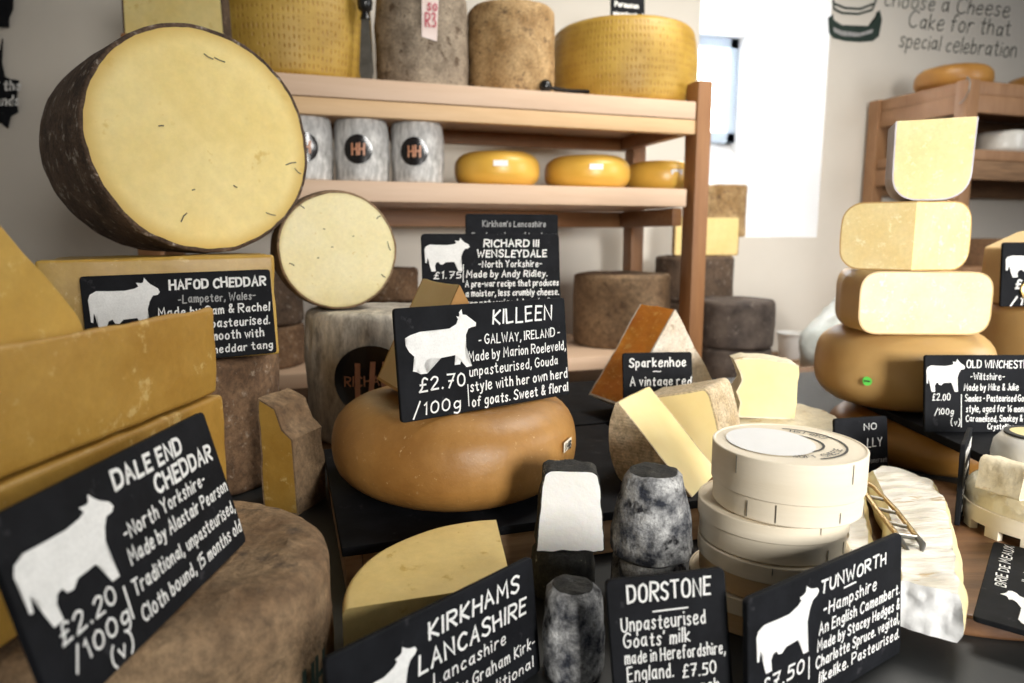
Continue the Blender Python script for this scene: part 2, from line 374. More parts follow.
# ------------------------------------------------------------------ handwriting: one-stroke letters (cap height 10)
GLYPH = {
'A': "0,0 3,10 6,0|1,3.6 5,3.8", 'B': "0,0 0,10|~0,10 5,9.6 4.6,6 0,5.3|~0,5.3 6,5.2 5.6,.3 0,0", 'C': "~6,8.6 3.6,10.6 0,7.6 0,2.2 3.4,-.6 6,1.4",
'D': "0,0 0,10|~0,10 6.4,9.4 6.4,.8 0,0", 'E': "5,10 0,10 0,0 5,.2|0,5.2 4.2,5.4", 'F': "5.2,10 0,10 0,0|0,5.2 4.2,5.4", 'G': "~6,8.6 3.6,10.6 0,7.6 0,2.2 3.2,-.6 6,1.4 6,4.4|6,4.5 3.5,4.5",
'H': "0,0 0,10|6,0 6,10|0,5 6,5.3", 'I': "0,0 0,10", 'J': "~3.5,10 3.5,2 2,-.4 0,1.5", 'K': "0,0 0,10|5.4,10 0,4.6 5.6,0", 'L': "0,10 0,0 5,.2",
'M': "0,0 .6,10 3.6,3.5 6.6,10 7.2,0", 'N': "0,0 0,10 6,0 6,10", 'O': "~3.2,10.2 0,8.6 0,1.4 3.2,-.3 6.4,1.4 6.4,8.6 3.2,10.2", 'P': "0,0 0,10|~0,10 6,9.8 6,4.8 0,4.6",
'Q': "~3.2,10.2 0,8.6 0,1.4 3.2,-.3 6.4,1.4 6.4,8.6 3.2,10.2|4,3 7,-1", 'R': "0,0 0,10|~0,10 6,9.8 6,5.2 0,4.9|1.8,4.9 6,0", 'S': "~5.6,8.8 3,10.6 0,8.6 .6,6 5,4.4 5.6,1.6 3,-.5 0,1.4",
'T': "0,10 6.4,10|3.2,10 3.2,0", 'U': "~0,10 0,1.8 3,-.6 6,1.8 6,10", 'V': "0,10 3,0 6,10", 'W': "0,10 2,0 4.2,7 6.4,0 8.4,10", 'X': "0,0 6,10|0,10 6,0", 'Y': "0,10 3,5 6,10|3,5 3,0", 'Z': "0,10 6,10 0,0 6,0",
'a': "~4.4,5 2,6.7 0,3.2 1.4,-.1 3.8,1.2 4.4,5|4.4,6.3 4.4,1 5,0", 'b': "0,10 0,0|~0,4 2,6.7 4.5,4.4 3.6,.4 1.6,-.2 0,1.2", 'c': "~4.2,5.5 2.2,6.8 0,3.5 1.4,-.2 4.2,1",
'd': "4.5,10 4.5,0|~4.5,4.6 2.5,6.7 0,3.6 1.2,-.1 3.2,.1 4.5,2", 'e': "~0,3.3 4.4,3.5 3.8,6.6 1.2,6.4 0,3.3 .8,.2 3,-.3 4.5,1.2", 'f': "~4,9.4 2.5,10.4 1.5,8 1.5,0|0,6 3.4,6.1",
'g': "~4.4,5 2,6.9 0,3.8 1.4,.4 4.2,2|~4.5,6.3 4.5,-1 3,-3.6 .4,-2.5", 'h': "0,10 0,0|~0,4 2,6.8 4,5.4 4.2,0", 'i': "0,6.2 0,0|0,8.6 0,9.2", 'j': "~2,6 2,-2 1,-3.4 -.6,-2.5|2,8.6 2,9.2",
'k': "0,10 0,0|3.8,6.3 0,3 4,0", 'l': "0,10 0,0", 'm': "0,6.3 0,0|~0,4 1.6,6.9 3,5.4 3,0|~3,4 4.6,6.9 6,5.4 6,0", 'n': "0,6.3 0,0|~0,4 2,6.9 4,5.4 4,0",
'o': "~2.2,6.6 0,4.7 .2,1.2 2.2,-.3 4.4,1.4 4.3,5.2 2.2,6.6", 'p': "0,6.3 0,-3.5|~0,4.6 2,6.9 4.5,4.6 3.5,.5 1.5,-.1 0,1.5", 'q': "4.4,6.3 4.4,-3.5|~4.4,4.6 2.4,6.9 0,4 1,.4 3,.2 4.4,2",
'r': "0,6.3 0,0|~0,3.8 1.5,6.6 3.4,6", 's': "~3.8,5.6 2,7 .2,5.3 2,3.4 3.8,1.6 2,-.5 0,.9", 't': "~1.8,9.2 1.8,1 2.6,-.2 3.8,.5|0,6.3 3.6,6.4", 'u': "~0,6.3 0,1.4 2,-.5 4,1.8|4,6.3 4,0",
'v': "0,6.3 2,0 4,6.3", 'w': "0,6.3 1.5,0 3,5 4.5,0 6,6.3", 'x': "0,0 4,6.3|0,6.3 4,0", 'y': "0,6.3 2.1,.4|~4.2,6.3 2.2,.6 1.2,-2.8 -.6,-3", 'z': "0,6.2 4,6.2 0,0 4,0",
'0': "~2.6,10 0,8 0,2 2.6,-.2 5.2,2 5.2,8 2.6,10", '1': "0,8 1.4,10 1.4,0", '2': "~0,8 2,10.4 5,9 4.6,6 1.5,2.4 0,0|0,0 5.2,.2", '3': "~0,9 2.5,10.6 5,8.4 2,5.4|~2,5.4 5.6,4.4 4.6,0 0,.8",
'4': "4,0 4,10 0,3.4 5.6,3.4", '5': "5,10 .6,10 .4,5.8|~.4,5.8 4.6,6.4 5,.6 0,.4", '6': "~4.6,9.6 1.2,8 0,2.6 2.4,-.3 5,2 3.6,5.2 .4,3.6", '7': "0,10 5.2,10 1.6,0|1.2,5 4.4,5.2",
'8': "~2.6,5.4 0,7.6 2.6,10.4 5,7.6 2.6,5.4 0,2.4 2.6,-.4 5.2,2.4 2.6,5.4", '9': "~4.8,7 2.6,4.6 .2,7.2 2.4,10.3 4.8,8.4|4.8,9 4.4,0",
'£': "~5,8.8 3,10.4 1.4,8.4 2,3 0,0|0,0 5.2,.3|.2,5 4,5.2", '-': "0,4.4 3,4.6", '.': "0,0 .3,.5", ',': "~.8,.8 .6,-.8 -.2,-2", "'": "0,10 -.3,8", '/': "0,-2 4,10.5", '&': "~5.6,0 1,7 1.6,10 4,9.6 3.6,7 .2,3 1.4,-.2 4,.6 5.6,4",
'(': "~2,11 .2,8 .2,1.5 2,-1.5", ')': "~0,11 1.8,8 1.8,1.5 0,-1.5", '~': "~0,4 1.6,5.4 3.4,3.6 5,5", '|': "0,-1 0,11", '_': "0,5 7,5.4"}
def chaikin(p, it=2):
    for _ in range(it):
        q = [p[0]]
        for a, b in zip(p, p[1:]):
            q += [(a[0] * .75 + b[0] * .25, a[1] * .75 + b[1] * .25), (a[0] * .25 + b[0] * .75, a[1] * .25 + b[1] * .75)]
        p = q + [p[-1]]
    return p
GC = {}
for _c, _s in GLYPH.items():
    st = []
    for part in _s.split('|') if _c != '|' else ["0,-1 0,11"]:
        sm = part.startswith('~'); pts = [tuple(float(t) for t in w.split(',')) for w in part.lstrip('~').split()]
        st.append(chaikin(pts) if sm else pts)
    GC[_c] = (st, max(p[0] for s in st for p in s))
def text_strokes(s, slant=0., rnd=None, gap=2.9):
    """centre lines of a line of handwriting, cap height 1, starting at the origin"""
    x = 0; out = []; rnd = rnd or random.Random(len(s))
    for ch in s:
        if ch == ' ': x += 3.4; continue
        st, w = GC.get(ch, GC['-'])
        jy = rnd.uniform(-.35, .35); k = rnd.uniform(.94, 1.07); ra = R_(rnd.uniform(-4, 4))
        for s_ in st:
            q = []
            for px, py in s_:
                a = px * math.cos(ra) - py * math.sin(ra); b = px * math.sin(ra) + py * math.cos(ra)
                q.append(((x + a * k + b * k * slant) / 10, (b * k + jy) / 10))
            out.append(q)
        x += w * k + gap
    return out, (x - gap) / 10
def ribbons(strokes, w):
    V, F = [], []
    for s in strokes:
        n = len(s); P_ = [Vector((p[0], p[1], 0)) for p in s]
        if (P_[-1] - P_[0]).length < 1e-6 and n < 3: continue
        b = len(V)
        for i, p in enumerate(P_):
            t0 = (p - P_[i - 1]).normalized() if i else None
            t1 = (P_[i + 1] - p).normalized() if i < n - 1 else None
            t = ((t0 or t1) + (t1 or t0))
            t = t.normalized() if t.length > .2 else (t1 or t0)
            nn = Vector((-t.y, t.x, 0)); m = 1.0
            if t0 and t1: m = min(1.7, 1 / max(.45, nn.dot(Vector((-t0.y, t0.x, 0)))))
            e = p - t * w * .7 if i == 0 else (p + t * w * .7 if i == n - 1 else p)
            V += [e + nn * w * m, e - nn * w * m]
        for i in range(n - 1): F.append((b + 2 * i, b + 2 * i + 1, b + 2 * i + 3, b + 2 * i + 2))
    return V, F
COW = [(0,5.6),(.3,6.4),(1.2,6.9),(3,6.8),(5,6.75),(6.4,7.0),(7.0,7.3),(6.7,7.9),(7.4,7.8),(7.7,7.9),(7.9,8.6),(8.4,7.9),(8.8,7.5),(9.7,6.9),(9.95,6.3),(9.6,5.9),(8.9,5.8),(8.4,5.0),(8.0,3.8),(7.8,2.6),(8.1,1.0),(8.15,.1),(7.3,.1),(6.9,1.9),(6.4,2.5),(4.5,2.4),(3.9,1.8),(3.3,1.9),(3.0,2.5),(2.5,2.3),(2.2,1.6),(2.3,.1),(1.4,.1),(1.0,1.7),(1.1,2.7),(.6,3.6),(.4,2.2),(.1,2.3),(.2,4.6)]
COWUP = [(x, y + max(0, x - 5.6) * .42 * (1 if y > 4.4 else max(0, (y - 2.4) / 2))) for x, y in COW]
GOAT = [(0,4.8),(.3,5.5),(0,6.0),(.7,6.4),(2,6.8),(4,6.7),(6,6.9),(7.0,7.5),(7.4,8.1),(7.1,8.8),(7.6,8.6),(7.5,9.4),(7.9,9.9),(8.0,9.0),(8.5,8.9),(9.1,8.3),(9.9,7.5),(9.8,6.9),(9.2,6.8),(8.7,6.6),(8.3,5.6),(8.1,4.3),(8.0,3.0),(8.2,1.6),(8.9,.4),(8.1,.3),(7.4,1.6),(7.2,.9),(6.4,.9),(6.9,2.0),(6.6,2.5),(4.6,2.3),(3.2,2.5),(2.6,2.2),(2.2,1.3),(2.6,.1),(1.7,.1),(1.4,1.2),(1.2,.5),(.7,.7),(1.1,2.0),(1.0,3.0),(.4,3.8)]
SEED = [0]
def sign(name, label, P0, P1, H, lean, lines, W=None, animal=None, cat='sign', group='chalk signs among the cheeses', wgt=.0010, t=.0045, col=None, radius=.004, lift=0., dark=SLATE, flipx=False):
    """slate with chalk writing: stands with its lower edge from P0 to P1 and leans back by `lean` degrees"""
    P0, P1 = Vector(P0), Vector(P1); x = (P1 - P0).normalized(); n = x.cross(Vector((0, 0, 1))).normalized(); zz = n.cross(x)
    up = zz * math.cos(R_(lean)) - n * math.sin(R_(lean)); y = up.cross(x)
    W = W or (P1 - P0).length; o = (P0 + P1) / 2 if W is None else P0 + x * W / 2
    M = Matrix((x, y, up)).transposed().to_4x4(); M.translation = o + up * lift
    T = thing(name, label, cat, mat=M, group=group)
    bm = prism(round_poly([(-W / 2, 0), (W / 2, 0), (W / 2, H), (-W / 2, H)], radius, 4), 0, t, 1)
    bmesh.ops.bevel(bm, geom=[e for e in bm.edges if len(e.link_faces) == 2 and e.calc_face_angle(0) > 1.2], offset=.0006, segments=1, affect='EDGES')
    link('slate', bm, dark, T)
    SEED[0] += 1; rnd = random.Random(SEED[0]); V, F = [], []; V2, F2 = [], []
    for ln in lines:
        s, u0, u1, v, ch = ln[:5]; k = ln[5] if len(ln) > 5 else 1.; grey = len(ln) > 6
        st, w = text_strokes(s, .06, rnd)
        tw = (u1 - u0) * W; sy = ch * H * .78; v += ch * .12; sx = tw / max(w, .01) if s not in ('|', '-', '.') else sy
        slope = ln[7] if len(ln) > 7 else 0.
        st = [[(-W / 2 + u0 * W + a * sx, v * H + b * sy + slope * a * sx) for a, b in q] for q in st]
        a, b = ribbons(st, wgt * k * (.62 if ch < .125 else .8)); tv, tf = (V2, F2) if grey else (V, F); base = len(tv)
        tv += [(p.x, -.0004, p.y) for p in a]; tf += [tuple(i + base for i in f) for f in b]
    if V: flat('lettering', V, F, col or CHALK, T)
    if V2: flat('faint_lettering', V2, F2, CHALKG, T)
    if animal:
        shape, u0, v0, w, h = animal
        bm = bmesh.new(); f = bm.faces.new([bm.verts.new((-W / 2 + u0 * W + p[0] / 10 * w * W, -.0005, v0 * H + p[1] / 10 * h * H)) for p in shape])
        bmesh.ops.triangulate(bm, faces=[f]); bm.normal_update()
        if sum((f.normal.y for f in bm.faces)) > 0: bmesh.ops.reverse_faces(bm, faces=bm.faces[:])
        me = bpy.data.meshes.new('animal'); bm.to_mesh(me); bm.free(); me.materials.append(CHALK)
        ob = bpy.data.objects.new('goat_silhouette' if shape is GOAT else 'cow_silhouette', me); COL.objects.link(ob); ob.parent = T
    return T

# ================================================================== THE ROOM
WY, WT = 2.24, .60                         # back wall, and how deep its window sits
ZC = .99                                   # counter top
X0, X1, Z0, Z1 = 1.43, 1.995, 1.305, 2.19  # window opening
def wall_back():
    bm = bmesh.new()
    def quad(*p): bm.faces.new([bm.verts.new(q) for q in p])
    xs, zs = (-.95, X0, X1, 4.2), (0, Z0, Z1, 2.75)
    for i in range(3):
        for j in range(3):
            if i == 1 and j == 1: continue
            quad((xs[i], WY, zs[j]), (xs[i + 1], WY, zs[j]), (xs[i + 1], WY, zs[j + 1]), (xs[i], WY, zs[j + 1]))
    bmesh.ops.remove_doubles(bm, verts=bm.verts[:], dist=1e-5); bm.normal_update()
    for f in bm.faces:
        if f.normal.y > 0: f.normal_flip()
    me = bpy.data.meshes.new('wall_back'); bm.to_mesh(me); bm.free(); me.materials.append(WALL)
    o = bpy.data.objects.new('wall_back', me); COL.objects.link(o); return structure(o)
wall_back()
zs = 1.735                                  # foot of the casement, above a sloping sill
YB = WY + WT
flat('trim_1', [(X0, WY, Z0), (X0, YB, Z0), (X0, YB, Z1), (X0, WY, Z1), (X1, WY, Z0), (X1, YB, Z0), (X1, YB, Z1), (X1, WY, Z1),
                (X0, WY + .28, Z0), (X1, WY + .28, Z0), (X0, YB, zs), (X1, YB, zs), (X0, YB + .02, zs), (X1, YB + .02, zs)],
     [(0, 1, 2, 3), (5, 4, 7, 6), (3, 2, 6, 7), (0, 4, 9, 8), (8, 9, 11, 10)], WALLB)
structure(bpy.data.objects['trim_1'])
win = structure(thing('window_1', None, None, (X0, YB, zs)))
w_, h_ = X1 - X0, Z1 - zs
link('window_frame', merge(box(0, .045, -.04, .01, 0, h_), box(w_ - .045, w_, -.04, .01, 0, h_), box(0, w_, -.04, .01, 0, .045), box(0, w_, -.04, .01, h_ - .045, h_), box(w_ / 2 - .02, w_ / 2 + .02, -.035, .01, 0, h_)), FRAME, win)
link('pane', box(.03, w_ - .03, -.008, -.004, .03, h_ - .03, 0), GLASSM, win)
structure(link('wall_left', box(-.97, -.95, -1.2, WY, 0, 2.75, 0), WALL))
structure(link('floor', box(-1.2, 4.2, -1.6, WY, -.05, 0, 0), FLOORM))
cb = merge(box(-.93, 1.6, .12, 1.30, ZC - .04, ZC, .004), box(-.90, 1.57, .16, 1.26, .0, ZC - .04, .002))
o = link('display_counter', cb, COUNTER); props(o, 'black topped shop counter holding the whole cheese display', 'counter')
o = thing('back_table', 'low table against the back wall holding dark cheese drums and a cup', 'table', (0, 0, 0))
link('tabletop', box(-.9, 3.6, 1.32, WY - .01, .83, .86, .004), CRATE, o)
for x, y in ((-.8, 1.4), (3.5, 1.4), (-.8, 2.15), (3.5, 2.15)): link('leg', box(x - .03, x + .03, y - .03, y + .03, 0, .83), CRATE, o)

# ------------------------------------------------------------------ the big shelf unit
SF, SD, SX0, SX1 = 1.64, .40, -.25, 1.045
T1, B1 = 1.655, 1.572; T2, B2 = 1.431, 1.384; T3 = .995
shelf = thing('shelf_unit', 'freestanding beech shelf unit against back wall carrying big cheese wheels', 'shelf', (0, 0, 0))
link('shelf_board', box(SX0, SX1, SF, SF + SD, T1 - .045, T1, .003), BEECHP, shelf)
link('front_rail', box(SX0, SX1 + .002, SF + .002, SF + .03, B1, T1 - .046, .003), BEECH, shelf)
link('rear_rail', box(SX0, SX1, SF + SD - .03, SF + SD, B1, T1 - .046, .003), PINEX, shelf)
link('side_rail', box(SX1 - .03, SX1, SF + .03, SF + SD - .03, B1, T1 - .046, .002), PINEX, shelf)
link('shelf_board', box(SX0, SX1 - .012, SF + .01, SF + SD, B2, T2, .003), BEECHP, shelf)
link('side_rail', box(SX1 - .03, SX1, SF + .05, SF + SD - .04, B2 - .05, B2 - .002, .002), PINEX, shelf)
link('rear_rail', box(SX0, SX1, SF + SD - .03, SF + SD, B2 - .05, B2 - .002, .002), PINEX, shelf)
link('shelf_board', box(SX0, SX1, SF - .02, SF + SD, T3 - .035, T3, .003), BEECHP, shelf)
for x in (SX0 - .045, SX1 + .002):
    for y in (SF - .005, SF + SD - .055):
        link('post', box(x, x + .045, y, y + .06, .861, T1 + .055, .006), PINE, shelf)

def whole(name, label, cat, loc, R, H, m, rb=.01, rt=.01, bulge=0., group=None, amp=.002, freq=18, amp2=.0006, seed=None, n=80, yaw=0, dish=0.):
    bm = lathe(wheel_profile(R, H, rb, rt, bulge, dish=dish), n)
    SEED[0] += 1; rough(bm, amp, freq, seed or SEED[0], amp2, 70)
    o = link(name, bm, m); o.location = loc; o.rotation_euler = (0, 0, -YAW + R_(yaw)); return props(o, label, cat, group)
def decal_disc(R, ang, z, r, m, name, parent, off=.0012, squash=1., n=40):
    """round label wrapped on a drum of radius R at angle ang (deg) and height z"""
    V = [(math.cos(R_(ang)) * (R + off), math.sin(R_(ang)) * (R + off), z)]
    for k in range(n):
        a = 2 * math.pi * k / n; da = r * math.cos(a) / R
        V.append((math.cos(R_(ang) + da) * (R + off), math.sin(R_(ang) + da) * (R + off), z + r * math.sin(a) * squash))
    bm = bmesh.new(); vs = [bm.verts.new(v) for v in V]
    for k in range(n): bm.faces.new((vs[0], vs[1 + k], vs[1 + (k + 1) % n]))
    return link(name, bm, m, parent)
def wrap_text(R, ang, z, s, cap, width, m, name, parent, off=.002, wgt=.0009, arcr=None):
    st, w = text_strokes(s, 0, random.Random(3)); k = width / w
    V, F = ribbons([[(a * k - width / 2, b * cap) for a, b in q] for q in st], wgt)
    return flat(name, [(math.cos(R_(ang) + p.x / R) * (R + off), math.sin(R_(ang) + p.x / R) * (R + off), z + p.y) for p in V], F, m, parent)

# top shelf
Y1 = SF + .225
PZ = T1
def parm(label, loc, R, H, yaw):
    bm = lathe(wheel_profile(R - .014, H, .02, .02, .016, side=14), 120)
    SEED[0] += 1; rough(bm, .002, 12, SEED[0])
    o = link('parmesan_cheese', bm, PARM); o.location = loc; o.rotation_euler = (0, 0, yaw)
    return props(o, label, 'cheese', 'whole parmesan wheels on the top shelf')
pr = P(622, 95, 2.06); parm('whole stamped parmesan wheel at the right end of the top shelf', (pr.x, Y1, PZ), .208, .218, 0)
pl = P(291, 70, 1.77); parm('whole stamped parmesan wheel at the left of the top shelf beside knife', (pl.x - .008, Y1, PZ), .205, .30, 2.2)
a = P(422, 80, 1.83); b = P(506, 85, 1.93)
T = thing('clothbound_cheese', 'tall grey mottled clothbound cheese with pink paper tag on top shelf', 'cheese', (a.x, SF + .16, PZ), 0, 'clothbound cheeses on the top shelf')
bm = lathe(wheel_profile(.112, .232, .012, .014, .003, side=14), 80); rough(bm, .004, 14, 3, .0012, 60); link('rind', bm, CLOTHM, T)
tg = bmesh.new()
for (u, v) in ((-.022, .06), (.012, .052), (.018, .155), (-.004, .168), (-.02, .16)):
    aa = R_(-72) + u / .112; tg.verts.new((math.cos(aa) * .1185, math.sin(aa) * .1185, .23 - .168 + v - .01))
tg.verts.ensure_lookup_table(); tg.faces.new(tg.verts[:]); tag_o = link('paper_tag', tg, PINKT, T)
wrap_text(.112, -73, .135, 'R3', .03, .022, REDINK, 'red_stamp', tag_o, .0078, .0016)
wrap_text(.112, -71, .172, 'so', .022, .02, REDINK, 'red_stamp', tag_o, .0078, .0016)
o = whole('clothbound_cheese', 'tall tan mottled clothbound cheese right of the tagged one on top shelf', 'cheese', (b.x, SF + .16, PZ), .112, .225, CLOTHO, .012, .014, .003, 'clothbound cheeses on the top shelf', .004, 14, .0012)
# parmesan knife leaning between, and a black-handled tool lying down
kp = P(368, 80, 1.66)
T = thing('cheese_knife', 'black handled pointed cheese knife standing between parmesan and clothbound cheese', 'knife', (kp.x, SF + .06, T1), -4)
bl = prism([(-.012, .0), (.010, .0), (.016, .03), (.009, .145), (-.009, .145), (-.017, .03)], -.002, .002, 1); link('blade', bl, STEEL, T)
link('handle', lathe([(0, .143), (.012, .143), (.010, .152), (.008, .157), (.016, .165), (.018, .18), (.014, .2), (.017, .235), (.015, .26), (0, .266)], 20), BLACKP, T)
tp = P(543, 86, 1.80)
T = thing('cheese_iron', 'black knobbed tool lying on top shelf in front of right parmesan', 'tool', (tp.x, SF + .03, T1), 0)
link('knob', xform(lathe([(0, -.016), (.009, -.014), (.016, -.006), (.0165, .004), (.012, .012), (.006, .016), (0, .017)], 20), Matrix.Translation((0, 0, .017)) @ Matrix.Rotation(R_(90), 4, 'X')), BLACKP, T)
link('shaft', tube([(.014, .004, .014), (.06, .008, .008), (.11, .006, .006)], .005), BLACKP, T)
# cut piece at the left end
cp = P(183, 60, 1.60)
T = thing('cut_cheese', 'pale cut cheese piece standing on top shelf behind the huge tilted wheel', 'cheese', (cp.x, SF + .035, T1), 6)
bm = prism(round_poly([(-.098, 0), (.105, 0), (.10, .235), (-.095, .235)], [.01, .02, .03, .01], 4), -.025, .03, 3, cut=('front',)); rough(bm, .003, 20, 5); cut_inset(bm, .004)
split(bm, 'rind', CLOTHD, 'cut_face', HAFOD, T)
# sign behind the right parmesan
q = P(627, 20, 2.05)
sign('slate_sign', 'small slate standing on the right parmesan wheel at the top edge', (q.x - .055, Y1 - .03, PZ + .218), (q.x + .05, Y1 - .03, PZ + .218), .095, 4,
     [('Parmesan', .12, .8, .66, .16), ('unpasteurised', .08, .94, .40, .15), ('Cow\'s milk', .1, .85, .12, .15)], wgt=.0022)
# lower shelf: three grey truckles with black labels and three yellow wheels
def truckle(px, label, first=None, ang=-100):
    p = OY(px, 180, SF + .085)
    if first is not None:
        c = copy_tree(first); c.location = (p.x, SF + .085, T2); c.rotation_euler = (0, 0, R_(ang + 100) - YAW); c['label'] = label; return c
    T = thing('small_truckle', label, 'cheese', (p.x, SF + .085, T2), 0, 'small grey truckles on the lower shelf')
    bm = lathe(wheel_profile(.062, .146, .007, .008, .002, side=12), 64); rough(bm, .0035, 22, 9, .001, 70); link('rind', bm, CLOTHS, T)
    lb = decal_disc(.0652, -86, .072, .033, LABEL, 'round_label', T)
    wrap_text(.0652, -86, .060, 'HH', .024, .026, COPPER, 'monogram', lb, .0026, .0022)
    return T
t0 = truckle(363, 'grey clothbound truckle with round black label, middle of the three on lower shelf')
truckle(418, 'grey clothbound truckle with round black label beside the yellow wheels', t0, -103)
truckle(306, 'grey clothbound truckle half hidden by the huge tilted wheel', t0, -90)
for px, yy, R, lab in ((497, .14, .112, 'smooth yellow wheel beside the grey truckles on lower shelf'), (587, .15, .118, 'smooth yellow wheel in the middle of three on lower shelf'), (660, .2, .105, 'smooth yellow wheel against the right post on lower shelf')):
    p = OY(px, 165, SF + yy)
    T = thing('yellow_cheese', lab, 'cheese', (p.x, SF + yy, T2), 0, 'yellow wheels on the lower shelf')
    bm = lathe(wheel_profile(R - .012, .088, .028, .028, .012), 72); rough(bm, .0015, 12, px); link('rind', bm, WAXY, T)
    a = -84 if px < 600 else -75
    bm = bmesh.new(); aa = R_(a)
    for u, v in ((-.018, .036), (.018, .036), (.018, .05), (-.018, .05)): bm.verts.new((math.cos(aa + u / R) * (R + .001), math.sin(aa + u / R) * (R + .001), v + .01))
    bm.verts.ensure_lookup_table(); bm.faces.new(bm.verts[:]); link('paper_label', bm, PAPER, T)
# bottom board
p = OY(614, 340, 1.86); whole('clothbound_drum', 'large tan clothbound drum on bottom board behind the orange wedge', 'cheese', (p.x, 1.82, T3), .139, .205, CLOTHT, .012, .012, .002, 'clothbound drums behind the display', .003, 14, .001)
p = OY(398, 300, 1.80); whole('clothbound_drum', 'brown drum at the bottom of a pair behind the round cut truckle', 'cheese', (p.x - .03, 1.80, T3), .10, .145, CLOTHD, .01, .01, 0, 'clothbound drums behind the display')
whole('clothbound_drum', 'brown drum on top of another behind the round cut truckle', 'cheese', (p.x - .04, 1.80, T3 + .146), .092, .085, CLOTH, .01, .01, 0, 'clothbound drums behind the display')
p = OY(280, 350, 1.76); whole('clothbound_drum', 'brown drum on bottom board between tall brown drum and labelled truckle', 'cheese', (p.x - .06, 1.78, T3), .12, .10, CLOTH, .01, .01, 0, 'clothbound drums behind the display')
whole('clothbound_drum', 'dark brown drum stacked under the round truckle, behind the label slate', 'cheese', (p.x - .06, 1.78, T3 + .101), .12, .13, CLOTHD, .01, .01, 0, 'clothbound drums behind the display')

# right of the post: two dark drums, behind them a stack by the wall
TZ = .86
p = P(734, 350, 2.06)
whole('dark_drum', 'charcoal clothbound drum at the bottom of the pair right of the post', 'cheese', (p.x, p.y, TZ), .107, .12, BLACKRIND, .01, .01, .002, 'charcoal drums right of the post', .003, 16, .001)
whole('dark_drum', 'charcoal clothbound drum with floury top, upper of the pair right of the post', 'cheese', (p.x, p.y, TZ + .121), .109, .14, BLACKRIND, .01, .012, .002, 'charcoal drums right of the post', .003, 16, .001)
s = P(694, 262, 2.33); s.y = min(s.y, 2.10)
whole('clothbound_drum', 'brown drum at the foot of the stack below the window', 'cheese', (s.x, s.y, TZ), .125, .235, CLOTHD, .01, .01, 0, 'clothbound drums behind the display')
T = thing('clothbound_drum', 'dark brown clothbound drum under a pale half cheese below the window', 'cheese', (s.x, s.y, TZ + .236), 0, 'clothbound drums behind the display')
bm = lathe(wheel_profile(.128, .145, .01, .01, 0), 72); rough(bm, .004, 16, 8, .001); link('rind', bm, CLOTHD, T)
T = thing('half_cheese', 'pale yellow half cheese on dark drum below the window', 'cheese', (s.x + .02, s.y - .04, TZ + .383), 8)
bm = lathe(wheel_profile(.112, .128, .01, .012), 48, 0, 180); cut_inset(bm, .004); split(bm, 'rind', CLOTHO, 'cut_face', LANCS, T)
s = OY(722, 232, WY + .12); o = whole('sill_cheese', 'mottled clothbound drum standing on the bright window sill', 'cheese', (s.x + .01, WY + .13, Z0), .085, .20, CLOTHO, .01, .01, .0, None, .003, 18)

# cup and plastic bag on the back table
c = OZ(789, 358, TZ)
T = thing('foam_cup', 'white foam cup on back table below the window', 'cup', (c.x, c.y, TZ), 0)
link('cup_body', lathe([(0, 0), (.034, 0), (.036, .004), (.046, .088), (.050, .09), (.050, .097), (.046, .097), (.044, .09), (.034, .008), (0, .008)], 40), CUP, T)
c = P(842, 345, 2.10); c.z = TZ
bm = bmesh.new(); bmesh.ops.create_icosphere(bm, subdivisions=4, radius=1)
for v in bm.verts:
    z = v.co.z * .5 + .5; k = .14 * (1 - .72 * z ** 1.4)
    v.co = Vector((v.co.x * (k + .05 * (1 - z)), v.co.y * k, z * .30))
rough(bm, .028, 9, 4, .010, 30)
zmin = min(v.co.z for v in bm.verts)
for v in bm.verts: v.co.z -= zmin
o = link('plastic_bag', bm, BAG); o.location = c; props(o, 'crumpled clear plastic bag on back table left of the cheese tower', 'bag')
# wooden rack and cloth behind the display
b0 = P(850, 372, 1.80)
o = link('wooden_tray', xform(merge(box(-.16, .2, -.12, .12, .065, .085), box(-.16, -.13, -.12, .12, 0, .065), box(.17, .2, -.12, .12, 0, .065)), Matrix.Rotation(-YAW * 0, 4, 'Z')), CRATE)
o.location = (b0.x, b0.y, TZ); props(o, 'rough brown wooden tray behind the tan wheel with green sticker', 'tray')

# wall writing, drawing and hanging slates
def wall_strokes(name, strokes_px, w, m, label, cat):
    st = []
    V, F = [], []
    A = OY(900, 60, WY - .003)
    for s_ in strokes_px:
        q = []
        for x, y in s_:
            p = OY(x, y, WY - .003); q.append((p.x, p.z))
        st.append(q)
    V, F = ribbons(st, w)
    o = flat(name, [(p.x - A.x, 0, p.y - A.z) for p in V], F, m); o.location = A; return props(o, label, cat)
rnd = random.Random(5); allst = []
for s_, x, y, cap, k in (('choose a Cheese', 884, 6, 15, 1.1), ('Cake for that', 908, 27, 16, 1.), ('special celebration', 899, 47, 15, .93)):
    st, w = text_strokes(s_, .25, rnd, 2.2)
    allst += [[(x + a * cap * .82 * k, y + a * cap * .82 * k * .09 - b * cap) for a, b in q] for q in st]
wall_strokes('wall_lettering', allst, .0019, INK, 'dark handwritten lines painted on back wall above right cabinet', 'wall lettering')
def poly_px(pts, Y):
    return [OY(x, y, Y) for x, y in pts]
A = OY(855, 20, WY - .002); T = thing('cake_drawing', 'dark green drawing of a tiered cheese cake on back wall', 'wall drawing', A)
def wall_poly(name, pts, m, dy, parent, org):
    bm = bmesh.new(); f = bm.faces.new([bm.verts.new(p - org + Vector((0, dy, 0))) for p in poly_px(pts, WY - .002)]); bmesh.ops.triangulate(bm, faces=[f])
    return link(name, bm, m, parent)
